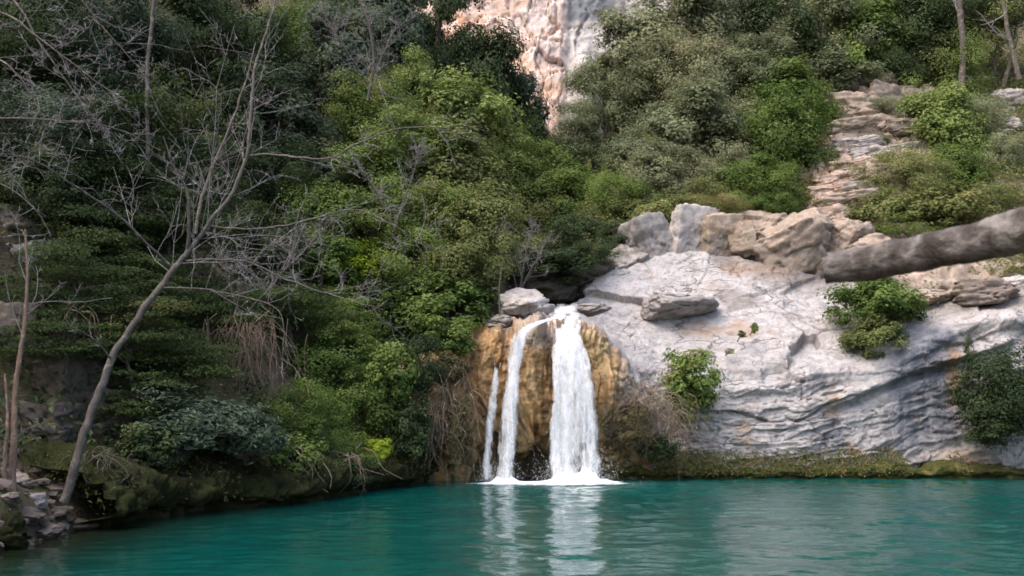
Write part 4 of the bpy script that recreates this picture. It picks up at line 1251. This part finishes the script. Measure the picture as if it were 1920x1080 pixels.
RIGHT_TREES = [
 (1085, 255, 62, 45, 'greygreen', 'grey-green crown first right of the notch', 'round'),
 (1110, 310, 60, 45, 'evergreen', 'shadowed crown under the first grey-green one right of the notch', 'round'),
 (1155, 312, 26, 22, 'yellow', 'tiny lime green treetop right of the valley axis', 'round'),
 (1130, 180, 58, 60, 'greygreen', 'grey-green crown beside the pale cliff rib', 'round'),
 (1190, 110, 72, 70, 'greyolive', 'grey-olive tree at the top beside the cliff rib', 'round'),
 (1270, 55, 82, 75, 'greyolive', 'wide grey-olive tree at the top right of the cliff', 'round'),
 (1360, 50, 80, 75, 'greygreen', 'grey-green tree second along the top right of the cliff', 'round'),
 (1210, 210, 75, 65, 'greygreen', 'grey-green crown above the lime treetop', 'round'),
 (1300, 150, 85, 70, 'greyolive', 'large grey-olive crown in the upper middle of the right slope', 'round'),
 (1290, 240, 80, 60, 'greygreen', 'grey-green crown left of the bright round bush', 'round'),
 (1190, 290, 55, 50, 'greygreen', 'small grey-green crown right of the lime treetop', 'round'),
 (1230, 340, 68, 55, 'greyolive', 'light olive crown above the dark cracked outcrop', 'round'),
 (1160, 370, 55, 50, 'green', 'green crown left of the light olive one', 'round'),
 (1190, 410, 50, 36, 'olive', 'low olive shrub at the upper left end of the slab', 'round'),
 (1300, 335, 65, 45, 'greyolive', 'greyish low crown above the tall pale block', 'sparse'),
 (1310, 375, 60, 34, 'olive', 'yellow-olive shrub right over the tall pale block', 'round'),
 (1400, 150, 75, 55, 'greygreen', 'grey-green crown above the bright round bush', 'round'),
 (1440, 70, 75, 80, 'evergreen', 'dark tree in the middle of the right skyline', 'round'),
 (1530, 60, 80, 75, 'greygreen', 'pale grey-green tree right of the dark skyline tree', 'round'),
 (1480, 185, 80, 50, 'green', 'green crown up-slope of the bright round bush', 'round'),
 (1455, 265, 82, 78, 'green', 'bright green round bush left of the stepped outcrop', 'round'),
 (1420, 355, 75, 48, 'green', 'green bush in front of the bright round bush', 'round'),
 (1375, 300, 55, 50, 'greyolive', 'dull twiggy shrub left of the bright round bush', 'sparse'),
 (1620, 80, 80, 75, 'green', 'green tree above the reddish outcrop', 'round'),
 (1560, 145, 70, 45, 'greygreen', 'grey-green shrub overhanging the reddish outcrop', 'round'),
 (1690, 135, 65, 60, 'evergreen', 'dark shrub right of the top of the reddish outcrop', 'round'),
 (1720, 40, 80, 80, 'evergreen', 'dark shaded tree left of the grey trunk at the top', 'round'),
 (1870, 60, 70, 60, 'olive', 'olive tree in the upper right corner', 'sparse'),
 (1750, 120, 50, 50, 'olive', 'yellowish shrub beneath the grey trunk at the top', 'round'),
 (1800, 150, 60, 65, 'bright', 'yellow-green bush below the upper right corner', 'round'),
 (1730, 210, 55, 55, 'bright', 'pale yellow-green bush right of the reddish outcrop', 'sparse'),
 (1780, 240, 70, 60, 'bright', 'light green bush between reddish outcrop and pale boulder', 'round'),
 (1830, 220, 50, 45, 'greygreen', 'grey-green bush left of the large pale boulder', 'round'),
 (1890, 290, 45, 40, 'greygreen', 'grey-green bush under the flat pale stone at the edge', 'round'),
 (1790, 320, 58, 50, 'green', 'green bush left of the small pinkish boulder', 'round'),
 (1700, 350, 76, 52, 'olive', 'dark olive low bush right of the stepped outcrop', 'round'),
 (1660, 400, 55, 36, 'olive', 'low olive bush at the foot of the stepped outcrop', 'round'),
 (1770, 395, 70, 38, 'olive', 'sprawling olive shrub just above the log', 'round'),
 (1870, 370, 60, 40, 'olive', 'sprawling shrub above the thick end of the log', 'sparse'),
 (1690, 440, 70, 26, 'bright', 'low yellow-green tuft touching the top of the log', 'sparse'),
 (1640, 262, 38, 20, 'greygreen', 'tiny shrub growing in the stepped outcrop', 'sparse'),
 (1395, 235, 60, 50, 'greyolive', 'grey-olive crown between the large grey-olive crown and the bright bush', 'round'),
 (1480, 115, 70, 55, 'greyolive', 'grey-olive crown under the dark skyline tree', 'round'),
 (1385, 395, 50, 30, 'green', 'small green shrub over the brown blocks', 'round'),
 (1870, 5, 75, 60, 'evergreen', 'dark crown filling the very top right corner', 'round'),
 (1575, 318, 34, 22, 'olive', 'small olive shrub on the left side of the stepped outcrop', 'sparse'),
 (1690, 300, 45, 28, 'olive', 'olive shrub at the right side of the stepped outcrop', 'sparse'),
 (1640, 205, 46, 26, 'greygreen', 'grey-green shrub growing over the reddish outcrop', 'sparse'),
 (1550, 385, 34, 24, 'green', 'green sprig between the bright bush and the stepped outcrop', 'sparse'),
 (1905, 420, 40, 30, 'greygreen', 'grey shrub at the right edge above the log', 'sparse'),
]
for (u, v, a, b, sp, lab, st) in RIGHT_TREES:
    plant(u, v, a, b, sp, lab, st, ymin=31.5 if v < 430 else 29.5)
plant(1635, 572, 90, 60, 'green', 'leafy bush draping down the slab below the log', 'round', 'shrub', 'shrub', Y=28.3, back=0.7)
plant(1640, 635, 62, 42, 'olive', 'dull trailing foot of the leafy bush on the slab', 'round', 'shrub', 'shrub', Y=27.6, back=0.7)
plant(1303, 712, 56, 58, 'green', 'green bush on the wall foot right of the waterfall', 'round', 'shrub', 'shrub', Y=26.1, back=0.7)
plant(1290, 770, 40, 40, 'olive', 'dull lower growth under the green bush by the wall foot', 'sparse', 'shrub', 'shrub', Y=26.0, back=0.7)
plant(1890, 730, 85, 95, 'evergreen', 'dark green bush at the right edge against the slab wall', 'round', 'shrub', 'shrub', Y=25.9, back=0.7)
plant(1855, 800, 55, 42, 'evergreen', 'lower lobe of greenery at the foot of the right edge bush', 'round', 'shrub', 'shrub', Y=26.0, back=0.7)
plant(1818, 655, 12, 38, 'evergreen', 'narrow green vine hanging beside the orange streak', 'sparse', 'vine', 'vine', Y=26.6, back=0.7)
plant(1392, 627, 10, 7, 'evergreen', 'small dark green tuft on the slab face', 'round', 'tuft_plant', 'plant', Y=27.6, back=0.7)
plant(1415, 615, 9, 11, 'bright', 'small yellow-green tuft beside the dark one on the slab', 'round', 'tuft_plant', 'plant', Y=27.7, back=0.7)
plant(1368, 659, 10, 6, 'olive', 'tiny tuft lower on the slab face', 'round', 'tuft_plant', 'plant', Y=27.3, back=0.7)
plant(1325, 664, 22, 10, 'green', 'tiny green tuft above the green bush by the wall foot', 'sparse', 'tuft_plant', 'plant', Y=27.0, back=0.7)

# undergrowth that nobody could count
def build_undergrowth():
    rs = np.random.default_rng(77)
    n = 8500
    x = np.concatenate([rs.uniform(-14, 2, n), rs.uniform(1.5, 26, n)])
    y = np.concatenate([rs.uniform(12, 58, n), rs.uniform(30, 58, n)])
    dl, _, sl = poly_dist(x, y, LEFT); dr, _, sr = poly_dist(x, y, RIGHT)
    keep = ((sl > 0) & (dl > 0.5) & (dl < 9)) | ((sr < 0) & (dr > 0.5))
    yt = np.interp(x, YT[:, 0], YT[:, 1])
    keep &= ~((x > 2) & (x < 17) & (y < yt + 1.2))
    keep &= ~((sl > 0) & (y < 15.5) & (dl < 1.6))
    # thin out around the stepped outcrops
    uu = 960 + F * x / y
    keep &= ~((uu > 1530) & (uu < 1690) & (y > 31) & (y < 46) & (rs.random(2 * n) < 0.75))
    x, y = x[keep], y[keep]
    z = H(x, y)
    nl = 20
    c = np.repeat(np.stack([x, y, z], -1), nl, 0)
    d = rs.normal(size=c.shape); d /= np.linalg.norm(d, axis=1, keepdims=True)
    d[:, 2] = np.abs(d[:, 2])
    s = np.repeat(rs.uniform(0.3, 0.8, len(x)), nl)
    C = c + d * (s * rs.random(len(c)) ** 0.5)[:, None]
    N = d * 0.5 + np.array([0, 0, 0.7]) + rs.normal(size=c.shape) * 0.5
    q = leaf_quads(C, N, 0.15, 0.5, rs, 0.1)
    left = np.repeat(x < (LEFT[:, 0].mean() + 3), nl)
    tint = np.clip(np.repeat(rs.random(len(x)) * 0.6, nl) + 0.4 * rs.random(len(c)), 0, 1)
    for nm, mask, mat, lab in (('undergrowth', left, 'evergreen', 'dark leafy undergrowth covering the shaded left slope'), ('undergrowth', ~left, 'olive', 'olive green scrub covering the right slope between the trees')):
        k = int(mask.sum())
        m = mesh_np(nm, q[mask].reshape(-1, 3), np.arange(k * 4).reshape(-1, 4), False)
        add_attr(m, 'tint', np.repeat(tint[mask], 4))
        tag(link(nm, m, LEAF[mat]), lab, 'undergrowth', kind='stuff')
build_undergrowth()

# moss and grass fringe on the ledges (uncountable)
def fringe(name, label, line, n, height, mat, seed, back=0.5, front=0.25, leaf=0.09, face=(0.10, 0.35), top=0.42):
    rs = np.random.default_rng(seed)
    L = spline(np.asarray(line, float), 400)
    t = np.gradient(L, axis=0); t /= np.linalg.norm(t, axis=1, keepdims=True)
    nrm = np.stack([t[:, 1], -t[:, 0], 0 * t[:, 0]], 1)
    i = rs.integers(0, 400, n)
    dens = vnoise(np.stack([L[i, 0] * 0.9, L[i, 1] * .9, 0 * L[i, 0]], -1), seed)
    dens = dens + 0.5 * vnoise(np.stack([L[i, 0] * 2.7, L[i, 1] * 2.7, 0 * L[i, 0]], -1), seed + 1)
    keep = dens + rs.uniform(-.35, .45, n) > 0.0
    i = i[keep]; dens = dens[keep]
    o = rs.uniform(-back, front, len(i))
    h = rs.random(len(i)) ** 1.5 * height * (1 + 0.7 * dens)
    base = np.where(o > 0, face[0] + (face[1] - face[0]) * rs.random(len(i)), top - 0.35 * np.minimum(o, 0))
    C = L[i] + nrm[i] * o[:, None]
    C[:, 2] = base + h
    N = nrm[i] * 0.8 + rs.normal(size=C.shape) * 0.5 + np.array([0, 0, .4])
    q = leaf_quads(C, N, leaf, 0.4, rs, 0.4)
    m = mesh_np(name, q.reshape(-1, 3), np.arange(len(i) * 4).reshape(-1, 4), False)
    add_attr(m, 'tint', np.repeat(rs.random(len(i)), 4))
    tag(link(name, m, LEAF[mat]), label, 'moss', kind='stuff')
fringe('moss_fringe', 'mossy green fringe growing along the low tan ledge', LEDGE_LINE, 14000, 0.26, 'moss', 901, 0.7, 0.28, 0.085, (0.04, 0.30), 0.28)
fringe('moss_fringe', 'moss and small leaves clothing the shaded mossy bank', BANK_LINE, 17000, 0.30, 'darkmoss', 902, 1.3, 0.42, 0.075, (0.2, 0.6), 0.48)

# ------------------------------------------------------------------ dry root tangles
def tangle(name, label, spots, n, length, parent_mat, seed, r=0.008):
    rs = np.random.default_rng(seed)
    tb = Tubes()
    for _ in range(n):
        (u, v, Y, su, sv) = spots[rs.integers(len(spots))]
        p = P(u + rs.normal() * su, v + rs.normal() * sv, Y + rs.uniform(-.15, .25))
        L = length * rs.uniform(0.4, 1.2)
        side = rs.normal() * 0.25
        pts = [p, p + np.array([side * .6, -0.12 * rs.random(), -0.25 * L + 0.1 * rs.random()]), p + np.array([side + rs.normal() * .08, -0.15 * rs.random(), -0.65 * L]), p + np.array([side * 1.2 + rs.normal() * .15, -0.1 + rs.normal() * .08, -L])]
        tb.add(spline(pts, 8), np.linspace(r * 1.3, r * 0.5, 8) * rs.uniform(0.5, 1.4), 4)
    p0 = P(spots[0][0], spots[0][1], spots[0][2])
    o = link(name, tb.mesh(name, p0), parent_mat)
    o.location = p0
    return tag(o, label, 'root tangle')
tangle('root_tangle', 'tangle of dry brown roots hanging left of the waterfall', [(820, 730, 23.9, 34, 40), (800, 770, 23.5, 30, 30), (855, 770, 24.25, 30, 34)], 260, 0.95, DRY_ROOT, 11, 0.006)
tangle('root_tangle', 'bushy dry brown roots hanging right of the main fall', [(1215, 770, 25.3, 32, 24), (1255, 780, 25.5, 26, 26), (1190, 750, 25.2, 18, 24)], 460, 0.7, DRY_ROOT, 12, 0.0075)
tangle('root_tangle', 'curtain of reddish dry roots hanging in the dark left slope', [(440, 610, 19.4, 34, 14), (490, 610, 19.6, 22, 16)], 110, 1.35, BARK_RED, 13, 0.005)
tangle('root_tangle', 'thin dry roots hanging under the pinkish crag', [(100, 590, 16.5, 50, 20)], 24, 0.9, BARK_RED, 14, 0.006)
tangle('root_tangle', 'few pale roots hanging from the mossy bank into the pool', [(560, 850, 19.0, 24, 8)], 14, 0.7, DRY_ROOT, 15, 0.008)
tangle('root_tangle', 'few pale roots hanging below the low shrub left of the waterfall', [(655, 850, 20.4, 22, 8)], 14, 0.7, DRY_ROOT, 17, 0.008)
tangle('root_tangle', 'sparse dry stems over the base of the leaning tree', [(190, 850, 14.6, 30, 10)], 22, 0.55, BARK, 16, 0.006)

# ------------------------------------------------------------------ bare trees
def twigs(tb, pts, r, depth, rs, n, lf, up=0.15):
    """side shoots along a limb"""
    pts = np.asarray(pts)
    Ltot = np.linalg.norm(np.diff(pts, axis=0), axis=1).sum()
    for _ in range(n):
        i = rs.integers(max(1, len(pts) // 5), len(pts) - 1)
        t = pts[min(i + 1, len(pts) - 1)] - pts[i - 1]
        t /= np.linalg.norm(t) + 1e-9
        d = t * rs.uniform(0.3, 1.0) + rs.normal(size=3) * 0.65 + np.array([0, 0, up])
        d /= np.linalg.norm(d)
        L = Ltot * lf * rs.uniform(0.4, 1.1) * (1 - 0.5 * i / len(pts))
        k = 7
        q = [pts[i]]
        dd = d.copy()
        for _s in range(k - 1):
            dd = dd + rs.normal(size=3) * 0.16 + np.array([0, 0, 0.02]); dd /= np.linalg.norm(dd)
            q.append(q[-1] + dd * L / (k - 1))
        q = np.array(q)
        rr = max(0.003, r * 0.5 * (1 - 0.5 * i / len(pts)))
        tb.add(q, np.linspace(rr, max(0.0022, rr * 0.3), k), 4 if depth else 3)
        if depth > 0:
            twigs(tb, q, rr, depth - 1, rs, max(3, n // 3), 0.5, up)

def bare_tree(name, label, base, limbs, seed, bark, cat='bare tree', ntw=9, lf=0.46, depth=2, twig_mat=None):
    rs = np.random.default_rng(seed)
    b = P(*base)
    root = empty(name, b)
    tag(root, label, cat)
    for k, (nm, pix, r0, r1, nt) in enumerate(limbs):
        pts = spline(np.array([P(*q) for q in pix]), 12 * max(2, len(pix) - 1))
        pts = pts + (0.05 if r0 > 0.05 else 0.035) * np.stack([fbm(pts * 1.9 + 7 * j, 4, seed + j, 0.6) for j in range(3)], -1)
        tb = Tubes(); tb.add(pts, np.linspace(r0, r1, len(pts)) * (1 + 0.22 * fbm(pts * 3.5, 3, seed + 40 + k)), 12 if r0 > 0.05 else 6)
        o = link(nm, tb.mesh(nm, b), bark, root)
        if nt:
            tw = Tubes(); twigs(tw, pts, r1 * 1.1, depth, rs, nt, lf)
            t = link('twigs', tw.mesh('twigs', b), twig_mat or TWIG, o)
            t['kind'] = 'stuff'
    return root

Yl = 14.2
bare_tree('leaning_tree', 'leaning leafless tree with pale forked trunk rising from the left bank', (122, 930, 14.0), [
    ('trunk', [(118, 940, 14.0), (140, 870, 14.0), (165, 790, 14.1), (205, 680, 14.3), (262, 592, 14.5), (312, 525, 14.7), (352, 470, 14.9), (400, 412, 15.0), (445, 345, 15.1), (468, 255, 15.2), (474, 150, 15.4), (498, 65, 15.6), (522, -20, 15.8)], 0.064, 0.013, 20),
    ('limb', [(350, 470, 14.9), (356, 420, 14.8), (352, 360, 14.7), (328, 318, 14.6), (305, 258, 14.5)], 0.035, 0.008, 10),
    ('limb', [(365, 440, 14.9), (385, 350, 15.2), (428, 245, 15.5), (462, 150, 15.7), (480, 80, 15.9)], 0.032, 0.010, 11),
    ('limb', [(462, 290, 15.2), (530, 291, 15.0), (610, 298, 14.8), (672, 268, 14.6), (750, 240, 14.5), (842, 240, 14.4)], 0.020, 0.008, 11),
    ('limb', [(815, 240, 14.4), (838, 272, 14.4), (858, 318, 14.4)], 0.014, 0.006, 5),
    ('limb', [(395, 425, 15.0), (500, 428, 14.8), (590, 408, 14.6), (665, 393, 14.5), (735, 420, 14.4), (782, 458, 14.4), (802, 505, 14.4)], 0.017, 0.005, 12),
    ('limb', [(345, 490, 14.9), (450, 488, 14.6), (540, 525, 14.3), (630, 555, 14.1), (720, 582, 14.0)], 0.018, 0.005, 12),
    ('limb', [(470, 210, 15.3), (510, 185, 15.3), (560, 165, 15.3)], 0.016, 0.005, 6),
    ('limb', [(320, 500, 14.8), (225, 410, 14.3), (130, 345, 13.8), (60, 300, 13.4), (-20, 288, 13.0)], 0.024, 0.008, 16),
    ('limb', [(300, 540, 14.7), (400, 545, 14.3), (520, 580, 14.0), (530, 680, 13.9)], 0.014, 0.005, 10),
    ('limb', [(210, 675, 14.3), (180, 640, 14.0), (120, 600, 13.7)], 0.014, 0.004, 6),
], 21, BARK_PALE)
bare_tree('slim_tree', 'pair of slim reddish stems at the left edge above the rubble', (20, 915, 13.3), [
    ('trunk', [(22, 925, 13.3), (26, 800, 13.4), (30, 710, 13.5), (46, 620, 13.6), (52, 540, 13.7), (48, 430, 13.9)], 0.05, 0.018, 6),
    ('trunk', [(10, 922, 13.2), (8, 850, 13.2), (14, 780, 13.2), (10, 700, 13.2)], 0.035, 0.015, 3)], 22, BARK_RED)
bare_tree('bare_branch_tree', 'leafless grey branches sweeping down from the upper left corner', (-160, 500, 12.5), [
    ('trunk', [(-160, 900, 12.3), (-170, 600, 12.5), (-150, 300, 12.6), (-120, -40, 12.7)], 0.10, 0.05, 0),
    ('limb', [(-150, 10, 12.6), (0, 24, 12.5), (70, 70, 12.4), (150, 130, 12.4), (240, 190, 12.4)], 0.022, 0.006, 18),
    ('limb', [(-140, -40, 12.6), (10, -10, 12.5), (80, 90, 12.4), (130, 160, 12.4), (200, 250, 12.4)], 0.020, 0.006, 18),
    ('limb', [(-150, 120, 12.6), (-20, 110, 12.5), (40, 150, 12.4), (75, 210, 12.4)], 0.018, 0.005, 14),
    ('limb', [(-150, 230, 12.6), (0, 222, 12.5), (100, 226, 12.4), (210, 240, 12.5), (300, 280, 12.6)], 0.016, 0.005, 12),
    ('limb', [(-155, 300, 12.6), (-10, 340, 12.5), (60, 385, 12.4), (95, 440, 12.4)], 0.014, 0.005, 8),
    ('limb', [(-120, -60, 12.7), (100, -40, 12.8), (200, 60, 12.9), (280, 150, 13.0)], 0.016, 0.005, 18)], 23, BARK_PALE, lf=0.38)
bare_tree('dead_pole', 'straight pale dead pole at the top left of the leaning tree', (280, 320, 20.0), [
    ('trunk', [(276, 330, 20.0), (277, 150, 20.0), (283, 60, 20.0), (290, -30, 20.0)], 0.05, 0.035, 0),
    ], 24, BARK_PALE)
bare_tree('bare_shrub', 'twiggy leafless grey crown at the top left of the tall evergreen', (680, 160, 27), [
    ('limb', [(690, 190, 27), (700, 120, 27), (690, 40, 27), (660, -20, 27)], 0.05, 0.02, 26),
    ('limb', [(690, 160, 27), (640, 80, 26.5), (600, 10, 26.4)], 0.03, 0.012, 24),
    ('limb', [(695, 150, 27), (740, 60, 27), (780, 30, 27)], 0.03, 0.012, 22)], 25, BARK_PALE, lf=0.5)
bare_tree('bare_shrub', 'leafless grey thicket above the left lip of the waterfall', (985, 530, 27), [
    ('limb', [(975, 545, 27), (985, 480, 27), (1000, 420, 27)], 0.03, 0.01, 22),
    ('limb', [(975, 545, 27), (1010, 480, 26.8), (1030, 450, 26.6)], 0.025, 0.009, 20),
    ('limb', [(970, 545, 27), (950, 470, 26.8), (930, 430, 26.6)], 0.025, 0.009, 18)], 26, BARK_PALE, lf=0.55)
bare_tree('bare_shrub', 'tangled grey twigs behind the middle of the leaning tree', (480, 560, 17), [
    ('limb', [(440, 590, 17), (470, 500, 16.8), (520, 450, 16.6)], 0.02, 0.008, 20),
    ('limb', [(460, 590, 17), (560, 480, 16.6), (620, 420, 16.4)], 0.02, 0.008, 20),
    ('limb', [(450, 590, 17), (420, 500, 16.8), (400, 420, 16.6)], 0.02, 0.008, 16)], 27, BARK_PALE, lf=0.55)
bare_tree('bare_shrub', 'leafless twigs between the arching branch and the green crowns', (760, 420, 22), [
    ('limb', [(740, 430, 22), (770, 340, 22), (790, 280, 22)], 0.025, 0.009, 22),
    ('limb', [(740, 430, 22), (700, 350, 21.8), (660, 300, 21.6)], 0.025, 0.009, 20)], 28, BARK_PALE, lf=0.5)
bare_tree('tree', 'pale grey bare trunk on the right skyline', (1800, 170, 44), [
    ('trunk', [(1800, 190, 44), (1806, 100, 44), (1800, 20, 44), (1796, -60, 44)], 0.16, 0.11, 10)], 29, BARK_PALE)
bare_tree('tree', 'dark leaning trunk in the upper right corner', (1905, 130, 43), [
    ('trunk', [(1912, 150, 43), (1890, 60, 43), (1880, 0, 43), (1862, -60, 43)], 0.11, 0.07, 6)], 30, BARK)
bare_tree('bare_shrub', 'thin dead stem standing on the left lip of the waterfall', (936, 620, 25.4), [
    ('limb', [(938, 625, 25.4), (936, 540, 25.4), (940, 490, 25.5)], 0.022, 0.008, 5)], 31, BARK)

# ------------------------------------------------------------------ broken limb close to the photographer
def build_log():
    t = NT('weathered_wood')
    n = t.noise(t.coords((1, 1, 1)), 9, 6, 0.6, 0.4)
    s = t.noise(t.coords((2.0, 9, 9)), 5, 5, 0.6)
    c = t.ramp(n, [(0.34, (0.035, 0.027, 0.023)), (0.47, (0.090, 0.076, 0.069)), (0.60, (0.22, 0.20, 0.188))])
    c = t.mix(t.math('MULTIPLY', t.ramp(s, [(0.5, 0.0), (0.7, 1.0)]), 0.6), c, (0.075, 0.055, 0.045))
    wood = t.done(t.principled(c, 0.85, t.bump(s, 0.8, 0.02, t.bump(n, 0.6, 0.03))).outputs[0])
    base = np.array([2.35, 2.55, H1(2.35, 2.55)])
    root = empty('dead_tree', base)
    tag(root, 'thick broken grey limb jutting into view close to the camera', 'dead tree')
    def rod(nm, pts, radii, seed, n=70, sides=28, cap=True):
        L = spline(np.asarray(pts, float), n)
        rr = np.interp(np.linspace(0, 1, n), np.linspace(0, 1, len(radii)), radii)
        tt = np.gradient(L, axis=0); tt /= np.linalg.norm(tt, axis=1, keepdims=True)
        ref = np.array([0.1, 0.9, 0.2]); a = np.cross(tt, ref); a /= np.linalg.norm(a, axis=1, keepdims=True); b = np.cross(tt, a)
        ang = np.linspace(0, 2 * np.pi, sides, endpoint=False)
        G = L[:, None] + (a[:, None] * np.cos(ang)[None, :, None] + b[:, None] * np.sin(ang)[None, :, None]) * rr[:, None, None]
        d = G - L[:, None]
        G = L[:, None] + d * (1 + 0.15 * fbm(G * 5, 3, seed) + 0.13 * fbm(G * np.array([6, 34, 34]), 3, seed + 1, 0.6))[..., None]
        v = G.reshape(-1, 3)
        f = grid_faces(sides, n, True)
        if cap:   # ragged broken end
            c0 = len(v)
            rings = []
            for k, q in enumerate((0.66, 0.33, 0.02)):
                ring = L[0] + d[0] * q + tt[0] * (0.014 * (k + 1) * (0.4 + vnoise(np.stack([ang * 2, ang * 0 + k, ang * 0], -1), seed)))[:, None]
                rings.append(ring)
            v = np.vstack([v] + rings)
            prev = np.arange(sides)
            for k in range(3):
                cur = c0 + k * sides + np.arange(sides)
                f = np.vstack([f, np.stack([prev, np.roll(prev, -1), np.roll(cur, -1), cur], 1)])
                prev = cur
        return link(nm, mesh_np(nm, v - base, f), wood, root)
    rod('limb', [P(1545, 503, 3.62), P(1640, 490, 3.55), P(1760, 468, 3.4), P(1900, 437, 3.2), P(2080, 385, 2.95), (2.35, 2.55, P(2080, 385, 2.95)[2] + 0.25)], [0.056, 0.062, 0.067, 0.076, 0.085, 0.10], 71)
    rod('trunk', [(2.35, 2.55, base[2] - 0.2), (2.38, 2.55, 1.0), (2.36, 2.56, 2.4), (2.45, 2.6, 3.6)], [0.24, 0.18, 0.16, 0.11], 73, cap=False)
    tb = Tubes()
    tb.add(spline([P(1552, 492, 3.60), P(1543, 474, 3.58), P(1538, 458, 3.57)], 8), np.linspace(0.016, 0.006, 8), 7)
    link('stub', tb.mesh('stub', base), wood, root)
build_log()
